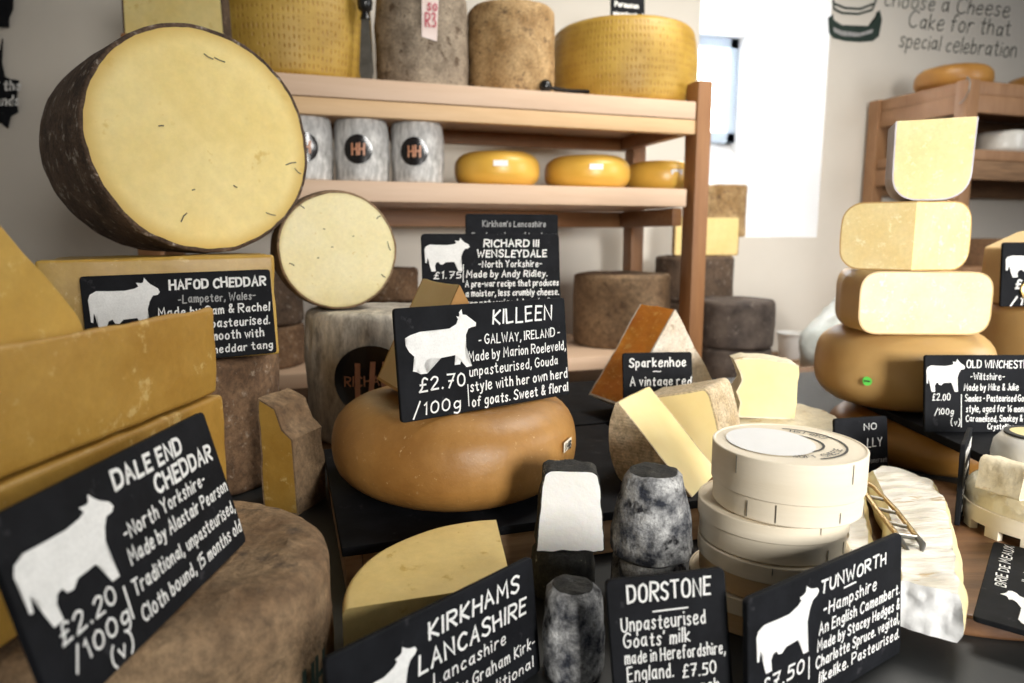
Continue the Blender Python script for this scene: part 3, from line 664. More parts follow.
wall_poly('lower_tier', [(828, 18), (829, 33), (833, 38), (845, 41), (860, 42), (873, 41), (879, 36), (882, 20), (880, 10), (876, 13), (875, 22), (868, 26), (856, 27), (842, 25), (834, 20), (833, 14)], INK, 0, T, A)
wall_poly('lower_tier_highlight', [(833, 27), (842, 31), (860, 33), (873, 29), (872, 33), (858, 37), (842, 36), (834, 32)], CHALKG, -.001, T, A)
for nm, q in (('upper_tier', [(833, 0), (834, 9), (842, 13), (858, 14), (872, 10), (876, 0)]), ('tier_line', [(835, 4), (845, 8), (860, 9), (873, 4)])):
    V, F = ribbons([[(OY(x, y, WY - .002).x - A.x, OY(x, y, WY - .002).z - A.z) for x, y in q]], .004); flat(nm, [(p.x, -.001, p.y) for p in V], F, INK, T)
for i, (pts, lab, tx) in enumerate((([(-30, -25), (-26, 40), (-12, 36), (-6, 40), (-6, 26), (8, 27), (8, 18), (12, 8), (13, -20), (-5, -40)], 'torn edged black slate on left wall at the top corner', None),
        ([(-40, 48), (0, 50), (2, 38), (1, 62), (4, 76), (10, 79), (18, 80), (16, 96), (17, 112), (10, 116), (7, 128), (0, 122), (-20, 130), (-45, 100)], 'torn edged black slate with chalk writing on left wall', (('of the', -12, 90, 9), ('Islands', -16, 105, 9))))):
    A = OY(0, pts[0][1], WY - .012)
    T = thing('wall_slate', lab, 'sign', A, None, 'black slates hung on the left of the back wall')
    bm = bmesh.new(); f = [bm.verts.new(p - A) for p in poly_px(pts, WY - .012)]; b = [bm.verts.new(v.co + Vector((0, .009, 0))) for v in f]
    bm.faces.new(f); bm.faces.new(b[::-1])
    for k in range(len(f)): bm.faces.new((f[k], b[k], b[(k + 1) % len(f)], f[(k + 1) % len(f)]))
    link('slate', bm, SLATE, T)
    if tx:
        V, F = [], []
        for s_, x, y, cap in tx:
            st, w = text_strokes(s_, .1)
            a, b = ribbons([[(OY(x + u * cap, y - v * cap, WY - .014).x - A.x, OY(x + u * cap, y - v * cap, WY - .014).z - A.z) for u, v in q] for q in st], .0022)
            F += [tuple(i + len(V) for i in f) for f in b]; V += [(p.x, -.002, p.y) for p in a]
        flat('lettering', V, F, CHALK, T)

# ------------------------------------------------------------------ right cabinet
CX, CY = 2.185, 1.80
cab = thing('wall_cabinet', 'open brown wooden cabinet with shelves against back wall at right', 'cabinet', (CX, CY, 0))
cd = .42; ctz = 1.825
for x in (0, 1.25):
    for y in (0, cd - .05): link('post', box(x, x + .05, y, y + .05, .861, ctz, .004), CABW, cab)
link('top_board', box(.01, 1.29, .01, cd - .01, ctz - .045, ctz - .002, .003), CABW, cab)
link('top_rail', box(.05, 1.25, .006, .03, ctz - .105, ctz - .046, .003), CABW, cab)
link('side_rail', box(.008, .03, .05, cd - .05, ctz - .105, ctz - .046, .003), CABW, cab)
link('back_panel', box(.03, 1.27, cd - .03, cd - .02, ctz - .36, ctz - .05, .001), CRATE, cab)
for z in (1.60, 1.20):
    link('shelf_board', box(.006, 1.29, .006, cd - .055, z - .035, z, .003), CABW, cab)
    link('side_rail', box(.006, .03, .05, cd - .05, z - .10, z - .04, .003), CABW, cab)
link('front_rail', box(.05, 1.25, .006, .03, 1.50, 1.564, .003), CRATE, cab)
for px, lab, R in ((953, 'round golden wheel on cabinet top at its front corner', .125), (1046, 'round golden wheel on cabinet top cut off by right frame edge', .14)):
    p = OY(px, 80, CY + .20)
    whole('golden_cheese', lab, 'cheese', (max(p.x, CX + .14), CY + .20, ctz), R - .01, .085, WAXO, .03, .03, .01, 'golden wheels on the cabinet top', .001)
def wrapped(px, y, R, H, lab):
    p = OY(px, 150, y); whole('wrapped_cheese', lab, 'cheese', (max(p.x, CX + .11), y, 1.60), R, H, WRAP, .02, .02, .0, 'white wrapped cheeses in the cabinet', .003, 20)
wrapped(893, CY + .20, .07, .085, 'small white wrapped cheese at the left inside the cabinet')
wrapped(1000, CY + .10, .085, .078, 'white wrapped cheese inside cabinet right of the top tower piece')
wrapped(1056, CY + .12, .06, .078, 'white wrapped cheese inside cabinet at right frame edge')
hk = thing('wire_hook', 'thin wire hook hanging at the front corner of the cabinet', 'hook', (CX - .003, CY + .01, ctz - .02))
link('wire', tube([(0, 0, .018), (-.004, -.004, .024), (-.006, -.012, .02), (-.005, -.018, .005), (-.004, -.016, -.02), (-.004, -.004, -.045), (-.004, .014, -.058)], .0022, 8), STEEL, hk)
p = OY(1000, 262, CY + .14)
o = link('brown_carton', box(-.16, .26, -.1, .1, 0, .10, .003), CRATE); o.location = (p.x, CY + .14, 1.20); props(o, 'dark brown carton on the cabinet shelf behind the cheese tower', 'box')

# ================================================================== LEFT FOREGROUND
# big clothbound wheel in the corner
T = thing('clothbound_cheese', 'large clothbound wheel in the bottom left corner under a leaning slate', 'cheese', L(-.243, .43, ZC), 0)
bm = lathe(wheel_profile(.118, .10, .012, .016, .001, caps=9, side=10, dish=.002), 110); rough(bm, .0035, 20, 3, .0012, 80)
for v in bm.verts:      # a pleat of folded cloth round the rim of the top
    r = math.hypot(v.co.x, v.co.y); a = math.atan2(v.co.y, v.co.x)
    if v.co.z > .085: v.co.z += .0028 * math.exp(-((r - .088) / .006) ** 2) * (1 + .6 * math.sin(a * 9)) - .0018 * math.exp(-((r - .075) / .006) ** 2)
link('rind', bm, CLOTHTOP, T)
wrap_text(.118, -14, .02, 'HH', .026, .022, INK, 'green_stamp', T, .004, .002)
# stacked cheddar blocks along the left
ZB = 1.094
def blk(name, label, pts, z0, z1, m, bev=.004, group=None, seed=1, dz=0):
    bot = [L(a, d, z0) for i, (a, d) in enumerate(pts)]; top = [L(a, d, z1 - (dz if i > 1 else 0)) for i, (a, d) in enumerate(pts)]
    org = sum(bot, Vector()) / 4
    bm = hexa([p - org for p in bot], [p - org for p in top], bev, 3); subdiv(bm, .02); rough(bm, .0022, 30, seed, .0006, 90)
    o = link(name, bm, m, None, 60); o.location = org; return props(o, label, 'cheese', group)
blk('cheddar_block', 'yellow cheddar block lying under another, with a slate leaning on it', [(-.262, .30), (-.233, .545), (-.33, .56), (-.37, .31)], ZB, 1.176, BLOCK, group='stacked cheddar blocks', seed=2)
blk('cheddar_block', 'yellow cheddar block on top of another, under the tall wedge', [(-.266, .28), (-.2345, .540), (-.345, .556), (-.38, .30)], 1.178, 1.247, BLOCK, group='stacked cheddar blocks', seed=4, dz=.034)
org = L(-.298, .355, 1.236)
out = round_poly([(-.12, 0), (.095, 0), (.092, .012), (-.02, .135), (-.10, .20), (-.14, .2)], [.004, .012, .012, .02, .01, .01], 4)
bm = prism(out, -.006, .085, 4); subdiv(bm, .02); rough(bm, .002, 28, 8, .0006, 90)
o = link('cheddar_wedge', bm, CHEDDAR, None, 50); o.location = org; o.rotation_euler = (0, 0, -YAW + R_(83)); props(o, 'tall sloping cheddar wedge at left edge on top of the blocks', 'cheese')
sign('slate_sign', 'large slate with cow at left, leaning on the cheddar blocks in the corner', OZ(62, 727, 1.0935), OZ(247, 541, 1.0935), .095, 15,
     [('DALE END', .43, .79, .81, .125, 1.3), ('CHEDDAR', .60, .95, .66, .125, 1.3), ('-North Yorkshire-', .40, .86, .535, .105, .95), ('Made by Alastair Pearson', .39, .98, .40, .105, .95), ('Traditional, unpasteurised,', .36, .985, .24, .105, .9), ('Cloth bound, 15 months old', .36, .985, .085, .105, .9), ('£2.20', .08, .29, .29, .115, .95), ('/100g', .09, .31, .15, .12, .95), ('(v)', .20, .29, .02, .11, .95), ('|', .325, .33, .16, .19, .8)], animal=(COW, .02, .40, .38, .56), wgt=.0011)
# brown drum, cheddar block with the huge wheel on top
T = whole('clothbound_drum', 'tall brown clothbound drum under the wide cheddar block at left', 'cheese', L(-.436, .872, ZC), .128, .168, CLOTH, .01, .012, .001, 'clothbound drums behind the display', .0035, 18, .0015)
org = L(-.393, .855, 1.1615)
bm = hexa([(-.152, -.078, 0), (.086, -.076, 0), (.084, .07, 0), (-.14, .08, 0)], [(-.152, -.076, .116), (.086, -.074, .119), (.084, .07, .119), (-.14, .08, .116)], .004, 3); subdiv(bm, .02); rough(bm, .002, 28, 12, .0006, 90)
o = link('cheddar_block', bm, CHEDDAR, None, 60); o.location = org; o.rotation_euler = (0, 0, -YAW + R_(26)); props(o, 'wide cheddar block with cow slate on its front, under the huge wheel', 'cheese', 'stacked cheddar blocks')
HL, HR = P(89, 370, .715), P(277, 352, .80); HL.z = 1.163; HR.z = 1.167
sign('slate_sign', 'wide slate with standing cow, headed in capitals, below the huge tilted wheel', HL, HR, .098, 5,
     [('HAFOD CHEDDAR', .44, .965, .80, .13, 1.25), ('-Lampeter, Wales-', .48, .90, .645, .11, 1, 'g'), ('Made by Sam & Rachel', .37, .975, .50, .12, 1.1), ('unpasteurised.', .58, .97, .345, .12, 1.1), ('Smooth with', .60, .93, .20, .12, 1.1), ('a cheddar tang', .56, .975, .05, .11)], animal=(COW, .03, .34, .36, .72), wgt=.0011)
def cut_round(name, label, C, R, Lh, theta, m_r, m_p, inset, seed, roll=0., group=None, amp=.004):
    """drum lying on its side with a freshly cut end turned to the front; C is the middle of the cut end"""
    C = Vector(C); v = (C - EYE); v.z = 0; v.normalize()
    back = Matrix.Rotation(R_(theta), 3, 'Z') @ v
    z = -back; x = Vector((0, 0, 1)).cross(z).normalized(); y = z.cross(x)
    M = Matrix((x, y, z)).transposed().to_4x4(); M.translation = C
    T = thing(name, label, 'cheese', mat=M, group=group)
    pf = [(r, zz - Lh) for r, zz in wheel_profile(R, Lh, .014, .0025, .002, caps=6, side=14)][:-6]
    bm = lathe(pf, 120)
    r = bmesh.ops.holes_fill(bm, edges=[e for e in bm.edges if e.is_boundary], sides=0)
    for f in r['faces']: f.material_index = 1
    bmesh.ops.recalc_face_normals(bm, faces=bm.faces[:])
    bm.normal_update(); off = Vector((seed * 3.3, seed, 0))
    for vv in bm.verts:
        k = 1.; vv.co += Vector((vv.co.x, vv.co.y, 0)).normalized() * (noise.noise(vv.co * 12 + off) * amp + noise.noise(vv.co * 60 + off) * amp * .35)
    cut_inset(bm, inset)
    for vv in bm.verts:        # ragged edge between rind and paste
        r = math.hypot(vv.co.x, vv.co.y)
        if vv.co.z > -.0008 and R * .9 < r < R - inset * .55: vv.co *= 1 + noise.noise(vv.co * 90 + off) * .012 * (inset / .004)
    split(bm, 'rind', m_r, 'cut_face', m_p, T)
    return T
c = P(206, 140, .85); c.z = 1.281 + .1335
hw = cut_round('huge_cut_cheese', 'huge dark rinded cheese lying on its side with yellow cut face', c, .132, .21, 21, CLOTHH, HAFOD, .0022, 3, amp=.003)
V, F = [], []
# small blue green veins and nicks on the cut face (real marks in the paste)
def nicks(T, pts, m, w):
    for x, y, dx, dy in pts:
        V, F = ribbons([[(x, y), (x + dx * .5, y + dy * .7), (x + dx, y + dy)]], w); flat('mould_nick', [(p.x, p.y, .0006) for p in V], F, m, T)
VEIN = mat('blue grey mould', (.10, .10, .07), (.17, .16, .10), 60, .8)
nicks(hw, [(.004, .1, .01, -.004), (.016, .098, .012, -.003), (-.052, .012, .005, .001), (.03, -.05, .004, -.002), (-.02, -.058, .003, .001), (.10, -.02, .014, .004), (.112, -.024, .008, -.006), (-.035, -.095, .007, .01), (.07, -.082, .012, -.003)], VEIN, .0007)

# gap: yellow wedge and plank
org = OZ(304, 505, ZC); 
T = thing('standing_wedge', 'small yellow wedge, darkened for shade, standing on counter beside the tall brown drum', 'cheese', org, -18)
bm = prism([(-.034, 0), (.012, 0), (.009, .088), (-.004, .098), (-.012, .122), (-.034, .132)], -.028, .028, 3, cut=('front',)); subdiv(bm, .012); rough(bm, .003, 40, 3); cut_inset(bm, .002); split(bm, 'rind', CLOTHTOP, 'cut_face', BLOCK, T)  # darker paste puts the shadow over this cheddar wedge into its colour
o = link('wooden_plank', box(-.098, .10, -.12, .12, 0, .014, .002), CRATE); o.location = L(-.20, 1.03, ZC); o.rotation_euler = (0, 0, -YAW); props(o, 'flat wooden plank on counter under the labelled grey drum', 'board')
# labelled pale drum with a cut truckle on top
dz = ZC + .0145; dc = L(-.216, 1.04, dz)
T = thing('labelled_drum', 'grey clothbound drum with large round black label behind the golden wheel', 'cheese', dc, 0)
bm = lathe(wheel_profile(.094, .192, .012, .012, .001, side=14), 80); rough(bm, .004, 18, 21, .0012, 70)
for v in bm.verts:
    a = math.atan2(v.co.y, v.co.x); v.co += Vector((v.co.x, v.co.y, 0)) * .012 * math.sin(a * 13 + noise.noise(v.co * 20) * 3) * (1 if .02 < v.co.z < .17 else .2)
link('rind', bm, CLOTHW, T)
lb = decal_disc(.0965, -79, .100, .049, LABEL, 'round_label', T, .0055)
wrap_text(.0965, -79, .078, 'III', .045, .034, COPPER, 'monogram', lb, .0068, .0034)
wrap_text(.0965, -79, .093, 'RICHARD', .013, .066, COPPER, 'label_lettering', lb, .0075, .0009)
c = P(339, 254, .985); c.z = dz + .194 + .0845
nk = cut_round('cut_truckle', 'round pale cut truckle on its side on the labelled grey drum', c, .083, .11, 10, CLOTHTOP, PALE, .0007, 7, amp=.002)
nicks(nk, [(-.062, -.02, -.006, .003), (.055, .045, .006, .004), (.07, .012, .004, -.012), (-.045, .058, -.006, .004), (.06, -.035, .005, -.004), (-.01, .005, .002, 0), (.02, .02, .0015, 0), (-.02, .03, .0015, 0), (-.03, -.01, .002, 0)], VEIN, .0007)

# ================================================================== MIDDLE
ZK = 1.037                                   # top of the slated crate
cl = OZ(345, 545, ZK); cf = cl.y; cx = cl.x
crate = thing('display_crate', 'low wooden crate topped with black slate under the golden wheel', 'crate', (cx, cf, ZC))
cw, cdp, chh = .386, .875 - cf, ZK - ZC
link('slate_top', box(-.003, cw + .003, -.004, cdp, chh - .0095, chh - .0005, .0015), SLATE, crate)
link('front_panel', box(.0145, cw - .0145, .0, .010, .002, chh - .010, .001), CRATEL, crate)
link('back_panel', box(.012, cw - .012, cdp - .02, cdp - .01, .004, chh - .013, .001), CRATE, crate)
for x in (0, cw - .014): link('side_panel', box(x, x + .014, -.001, cdp - .005, 0, chh - .010, .001), CRATEL, crate)
for lab, x0, x1, y0, y1 in (('black slate riser under the orange wedge', .372, .77, .882, 1.16), ('black slate riser under the flat pale disc cheese', .436, .735, .708, .878)):
    rs = thing('slate_riser', lab, 'stand', ((x0 + x1) / 2, (y0 + y1) / 2, ZC), None, 'slate risers'); hx, hy = (x1 - x0) / 2, (y1 - y0) / 2
    link('slate_top', box(-hx, hx, -hy, hy, chh - .012, chh - .0005, .002), SLATE, rs)
    link('base', box(-hx + .02, hx - .02, -hy + .02, hy - .02, 0, chh - .0125, .002), CRATE, rs)
ZR = ZK
# golden goat gouda wheel
gw = L(-.0615, .727, ZK)
T = thing('golden_cheese', 'large smooth golden wheel on the slated crate in the middle', 'cheese', gw, 0)
bm = lathe(wheel_profile(.114, .097, .034, .026, .016, caps=8, side=12, dish=.003), 120); rough(bm, .0018, 9, 4, .0003, 120); link('rind', bm, WAX, T)
bm = bmesh.new(); aa = R_(-28)
for u, v in ((-.0085, -.0045), (.0085, -.003), (.0085, .0075), (-.0085, .006)): bm.verts.new((math.cos(aa + u / .12) * .1328, math.sin(aa + u / .12) * .1328, .058 + v))
bm.verts.ensure_lookup_table(); bm.faces.new(bm.verts[:]); lb = link('paper_label', bm, POPLAR, T)
wrap_text(.12, -28, .0555, 'N-HB', .007, .012, PRINT, 'label_lettering', lb, .0136, .0006)
def standing_wedge(name, label, loc, R, th, half, yaw, m_r, m_p, inset, seed, group=None, m_flat=None):
    """sector of a wheel standing on its rim, tip up; the flat rind side faces -y"""
    T = thing(name, label, 'cheese', loc, yaw, group)
    cz = R; pts = [(0, cz)]
    pts += [(R * math.sin(R_(-half + 2 * half * i / 12)), cz - R * math.cos(R_(-half + 2 * half * i / 12))) for i in range(13)]
    pts = [(x, max(z, 0.012 * R)) for x, z in pts]
    zm = min(z for x, z in pts); pts = [(x, z - zm) for x, z in pts]
    bm = prism(pts, 0, th, 4, cutedge=lambda mx, mz: mz > R * (1 - math.cos(R_(half))) * 1.02 and abs(mx) > .0001 and mz > R * .3)
    subdiv(bm, .02); rough(bm, .0016, 30, seed, .0006, 90); cut_inset(bm, inset)
    split(bm, 'rind', m_r, 'cut_face', m_p, T); return T
kw = L(-.052, .690, ZK + .096)
standing_wedge('tan_wedge', 'tan wedge standing on the golden wheel behind the goat slate', kw, .123, .10, 28, 29, WAXO, TANPASTE, .003, 5)
KL, KR = P(402, 426, .606), P(570, 391, .724); KL.z = KR.z = 1.1345
sign('slate_sign', 'slate with white goat silhouette leaning on the golden wheel', KL, KR, .104, 6,
     [('KILLEEN', .53, .90, .77, .17, 1.15), ('- GALWAY, IRELAND -', .44, .95, .60, .105, .9), ('Made by Marion Roeleveld,', .375, .985, .455, .115, .9), ('unpasteurised, Gouda', .375, .925, .315, .115, .9), ('style with her own herd', .375, .985, .17, .115, 1.05), ('of goats. Sweet & floral', .38, .985, .03, .115, 1.05), ('£2.70', .10, .345, .235, .15, 1.0), ('/100g', .06, .31, .03, .14, .9), ('|', .36, .37, .05, .22, .6)], animal=(GOAT, .045, .40, .39, .56), wgt=.0011)
# hidden-behind drum that carries the two rear slates
whole('clothbound_drum', 'brown drum behind the goat slate carrying two more slates', 'cheese', L(-.022, 1.00, ZC), .075, .190, CLOTHT, .01, .01, 0, 'clothbound drums behind the display')
ZS = ZC + .192
a = P(424, 330, .935); b = P(561, 330, .985); a.z = b.z = ZS
sign('slate_sign', 'slate with standing cow behind the goat slate, closely written', a, b, .125, 6,
     [('RICHARD III', .44, .84, .845, .095, 1.5), ('WENSLEYDALE', .39, .90, .73, .095, 1.5), ('-North Yorkshire-', .40, .86, .62, .09, 1.1), ('Made by Andy Ridley.', .31, .90, .51, .09, 1.2), ('A pre-war recipe that produces', .30, .985, .405, .085, 1.1), ('a moister, less crumbly cheese.', .30, .985, .30, .085, 1.1), ('unpasteurised. handy &', .30, .92, .19, .085, 1.1), ('£1.75', .08, .27, .50, .09), ('|', .285, .29, .46, .2, .7)], animal=(COW, .02, .585, .32, .43), wgt=.0011, radius=.006)
a = P(467, 240, 1.035); b = P(560, 245, 1.065); a.z = b.z = ZS
sign('slate_sign', 'slate with faint writing standing behind the other two slates', a, b, .155, 5,
     [("Kirkham's Lancashire", .18, .86, .87, .07, 1, 'g'), ('Farmhouse Lancashire cheese', .06, .98, .765, .06, 1, 'g')], wgt=.0012)
# orange wedge and its slate
ow = L(.238, 1.0, ZR)
standing_wedge('orange_wedge', 'orange wedge with crusty white rind standing on its rim', ow, .163, .085, 34, 26, CRUST, ORANGE, .003, 9)
a = P(625, 404, .922); b = P(695, 398, .932); a.z = b.z = ZR
sign('slate_sign', 'small slate leaning in front of the orange wedge', a, b, .108, 10, [('Sparkenhoe', .09, .90, .80, .14, 1.1), ('~', .42, .53, .73, .06, .9), ('A vintage red', .10, .97, .56, .14, 1.0), ('leicester', .2, .8, .3, .13, 1)], wgt=.0011)
# two sheep cheese wedges
tb = OZ(716, 471, ZK); tf = OZ(690, 497, ZK)
T = thing('sheep_wedge', 'pale wedge lying on its side with basket marked rind, front of the pair', 'cheese', (tf + tb) / 2, None, 'basket marked wedges on the crate')
yv = (tb - tf).normalized(); T.rotation_euler = (0, 0, math.atan2(-yv.x, yv.y))
half = (tb - tf).length / 2
def sheep(parent, pts, y0, y1, cutf, seed):
    bm = prism(pts, y0, y1, 6, cutedge=cutf); subdiv(bm, .015); rough(bm, .0014, 25, seed); cut_inset(bm, .0022); return split(bm, 'rind', BASKET2, 'cut_face', SHEEP, parent)
def weave(name):
    m = mat(name, (.50, .37, .21), (.72, .60, .42), 22, .8)
    nt = m.node_tree; N = nt.nodes; K = nt.links; tc = N.new('ShaderNodeTexCoord')
    w1 = N.new('ShaderNodeTexWave'); w1.wave_type = 'BANDS'; w1.bands_direction = 'Z'; w1.inputs['Scale'].default_value = 95; w1.inputs['Distortion'].default_value = 4.
    w2 = N.new('ShaderNodeTexWave'); w2.bands_direction = 'Y'; w2.inputs['Scale'].default_value = 60; w2.inputs['Distortion'].default_value = 4.
    for w in (w1, w2): K.new(tc.outputs['Object'], w.inputs[0])
    ad = N.new('ShaderNodeMath'); K.new(w1.outputs['Fac'], ad.inputs[0]); K.new(w2.outputs['Fac'], ad.inputs[1])
    bp = N.new('ShaderNodeBump'); bp.inputs['Strength'].default_value = .3; bp.inputs['Distance'].default_value = .001; K.new(ad.outputs[0], bp.inputs['Height']); K.new(bp.outputs[0], N['Principled BSDF'].inputs['Normal'])
    return m
BASKET2 = weave('basket pressed rind')
out = round_poly([(0.002, 0), (-.078, 0), (-.091, .028), (-.093, .064), (-.085, .089), (-.082, .089)], [0, .012, .02, .02, .006, 0], 4)
sheep(T, out, -half, half, lambda x, z: (z < .0005) or (x > -.084 and z > .0005), 3)
# the rear one shows an upright cut face
t2 = OZ(722, 452, ZK)
T = thing('sheep_wedge', 'pale wedge with upright yellow cut face and rind at right, rear of the pair', 'cheese', L(.213, .830, ZK), -34, 'basket marked wedges on the crate')
out = round_poly([(-.07, 0), (.058, 0), (.053, .045), (.040, .084), (.034, .090), (-.052, .066)], [.0, .01, .02, .01, .012, .004], 4)
bm = prism(out, -.03, .05, 4, cut=('front',)); subdiv(bm, .015); rough(bm, .0014, 25, 6); cut_inset(bm, .0022); split(bm, 'rind', BASKET2, 'cut_face', SHEEP, T)
# flat white disc with a piece on top
dcz = ZR; dd = L(.352, .918, dcz)
T = whole('flat_white_cheese', 'flat pale disc cheese behind the stacked round boxes', 'cheese', dd, .091, .026, TAN, .01, .01, .001, None, .002, 18, .001)
T = thing('cut_piece', 'upright pale piece with ragged rind on the flat disc cheese', 'cheese', L(.338, .905, dcz + .0275), -8)
out = [(-.036, .0), (.036, -.0), (.037, .03), (.038, .072), (.03, .076), (0, .080), (-.03, .081), (-.043, .077), (-.036, .062), (-.033, .05), (-.040, .035), (-.034, .02)]
bm = prism(out, -.018, .02, 4, cut=('front',), cutedge=lambda x, z: x > .0355 and z < .07); subdiv(bm, .01); rough(bm, .002, 60, 4, .001, 140); cut_inset(bm, .002); split(bm, 'rind', TAN, 'cut_face', SHEEP, T)

# goat cheeses
def ash_cheese(label, loc, rb, rt, H, seed, m=ASH, yaw=0):
    pr = [(0, 0), (rb * .5, 0), (rb - .006, 0), (rb, .005)] + [(rb + (rt - rb) * i / 10 + .0015 * math.sin(i * .31 * 1), .005 + (H - .011) * i / 10) for i in range(1, 10)] + [(rt, H - .006), (rt - .004, H - .001), (rt * .7, H), (rt * .35, H), (0, H)]
    T = thing('ash_goat_cheese', label, 'cheese', loc, yaw, 'ash coated goat cheeses')
    bm = lathe(pr, 72)
    for f in bm.faces: f.material_index = 1 if f.calc_center_median().z > H - .003 else 0
    rough(bm, .0022, 60, seed, .0012, 150)
    split(bm, 'side_rind', m, 'top_rind', ASHT, T, 60); return T
gz1 = ZC + .046
ash_cheese('low dark ash goat cheese under the cut white one', L(.0445, .572, ZC), .0285, .0265, .0455, 2, ASHT)
T = thing('white_goat_cheese', 'cut white goat cheese with black rind standing on an ash one', 'cheese', L(.0485, .568, gz1), 0)
pyr = [(-.0285, 0), (.0295, .001), (.0285, .03), (.0245, .068), (.019, .0715), (-.016, .0725), (-.0215, .069), (-.026, .03)]
bm = prism(round_poly(pyr, .002, 2), -.014, .014, 4, cut=('front',)); subdiv(bm, .006); rough(bm, .0018, 80, 3, .0008, 200); cut_inset(bm, .0008); split(bm, 'rind', ASHT, 'cut_face', GOATW, T)
ash_cheese('blue grey ash goat cheese between the two front slates', L(.0435, .455, ZC), .0215, .0185, .070, 5)
ash_cheese('ash goat cheese behind the slate with no animal, at the bottom of a pair', L(.117, .562, ZC), .031, .029, .0455, 7)
ash_cheese('tall ash goat cheese standing on another behind the plain slate', L(.1185, .557, gz1 - .002), .0345, .0245, .0745, 9)
# quarter wheel in front
T = thing('quarter_cheese', 'yellow quarter wheel in front of the golden wheel', 'cheese', L(.0, .466, ZC), 0)
bm = lathe(wheel_profile(.119, .064, .004, .005, .0, side=8), 40, 97, 197); rough(bm, .0006, 30, 4)
cut_inset(bm, .0012)
split(bm, 'rind', LANCS, 'cut_face', LANCS, T)
sign('slate_sign', 'slate leaning on the yellow quarter wheel at the bottom edge', L(-.094, .336, ZC + .001), L(.021, .458, ZC + .001), .085, 6,
     [('KIRKHAMS', .42, .90, .76, .16, 1.3), ('LANCASHIRE', .36, .93, .55, .16, 1.3), ('Lancashire', .42, .80, .40, .12), ('Made by Graham Kirk-', .36, .97, .23, .12), ('ham. Traditional', .4, .95, .07, .11)], animal=(COWUP, .06, .35, .3, .5), wgt=.0009)

sign('slate_sign', 'slate without animal in front of the ash goat cheeses', L(.066, .390, ZC + .001), L(.142, .397, ZC + .006), .099, 8,
     [('DORSTONE', .17, .86, .83, .14, 1.0), ('_', .36, .65, .745, .06, .9), ('Unpasteurised', .10, .80, .655, .11, .9), ("Goats' milk", .11, .66, .55, .11, .9), ('made in Herefordshire,', .11, .95, .45, .10, .8), ('England.', .12, .50, .335, .115, .85), ('£7.50', .58, .86, .325, .10, .85), ('each', .64, .88, .22, .10, .85)], wgt=.0009)
# round wooden boxes
def rbox(label, loc, r, hb, hl, yaw, top=False, m1=None):
    m1 = m1 or POPLAR
    T = thing('round_cheese_box', label, 'box', loc, yaw, 'stacked round wooden cheese boxes')
    def ringbox(R, z0, z1, m, nm, lip):
        return link(nm, lathe([(0, z0), (R - .0008, z0), (R, z0 + .0008), (R, z1 - .0006), (R - .0006, z1), (R - .0018, z1), (R - .0022, z1 - lip), (0, z1 - lip)], 96), m, T)
    ringbox(r - .0018, 0, hb, m1, 'box_base', .0006); ringbox(r, hb - hl * .45, hb + hl * .55, POPLAR, 'box_lid', .0006)
    zt = hb + hl * .55 - .0006 + .0002
    st = []
    for a, z0, z1, R in ((-62, hb + .001, hb + hl * .5, r), (-150, hb + .002, hb + hl * .5, r), (-118, .002, hb * .5, r - .0018), (-70, .003, hb * .35, r - .0018), (-140, .002, hb * .45, r - .0018)):
        st.append(((math.cos(R_(a)) * (R + .0003), math.sin(R_(a)) * (R + .0003), z0), (math.cos(R_(a)) * (R + .0003), math.sin(R_(a)) * (R + .0003), z1)))
    for s_ in st: link('staple', tube(s_, .00035, 5), STEEL, T)
    if top:
        def disc(nm, R0, R1, m, dz, n=64, a0=0, a1=360):
            bm = bmesh.new(); ri = []; ro = []
            for k in range(n + 1):
                a = R_(a0 + (a1 - a0) * k / n); ri.append(bm.verts.new((R0 * math.cos(a), R0 * math.sin(a), zt + dz))); ro.append(bm.verts.new((R1 * math.cos(a), R1 * math.sin(a), zt + dz)))
            for k in range(n): bm.faces.new((ri[k], ro[k], ro[k + 1], ri[k + 1]))
            bmesh.ops.remove_doubles(bm, verts=bm.verts[:], dist=1e-7); link(nm, bm, m, T)
        disc('printed_ring', .0425, .0445, PRINT, .0004, a0=-80, a1=75); disc('printed_ring', .0255, .0275, PRINT, .0004, a0=-110, a1=70)
        for s_, a0, step in (('SOFT', -104, 7.2), ('CHEESE', -68, 7.2), ('ENGLISH', 20, 7.2)):
            V, F = [], []
            for i, chh_ in enumerate(s_):
                g, w = GC[chh_]; a = R_(a0 + i * step)
                strokes = [[((px - w / 2) * .00058, py * .00058) for px, py in q] for q in g]
                v, f = ribbons(strokes, .00042)
                ux = Vector((-math.sin(a), math.cos(a), 0)); uy = Vector((-math.cos(a), -math.sin(a), 0)); o_ = Vector((math.cos(a), math.sin(a), 0)) * .0400
                F += [tuple(k + len(V) for k in q) for q in f]; V += [o_ + ux * p.x + uy * p.y + Vector((0, 0, zt + .0005)) for p in v]
            flat('printed_lettering', V, F, PRINT, T)
        bm = bmesh.new(); vs = [bm.verts.new((-.014 + .034 * math.cos(2 * math.pi * k / 48), .003 + .0395 * math.sin(2 * math.pi * k / 48), zt + .0008)) for k in range(48)]; bm.faces.new(vs); link('paper_label', bm, PAPER, T)
    return T
bx = .220; bd = .548
hs = [(.0, .0, .0595, 'lowest'), (.002, .0, .0585, '')]
rbox('round wooden cheese box at the bottom of the stack behind the cow slate', L(bx - .011, bd + .002, ZC), .0570, .0235, .014, 5, m1=POPLARO)
rbox('round wooden cheese box, second from the bottom of the stack', L(bx - .002, bd, ZC + .0318), .0600, .0235, .014, 40, m1=POPLARO)
rbox('round wooden cheese box, second from the top of the stack', L(bx - .003, bd + .002, ZC + .0636), .0595, .0235, .014, 75)
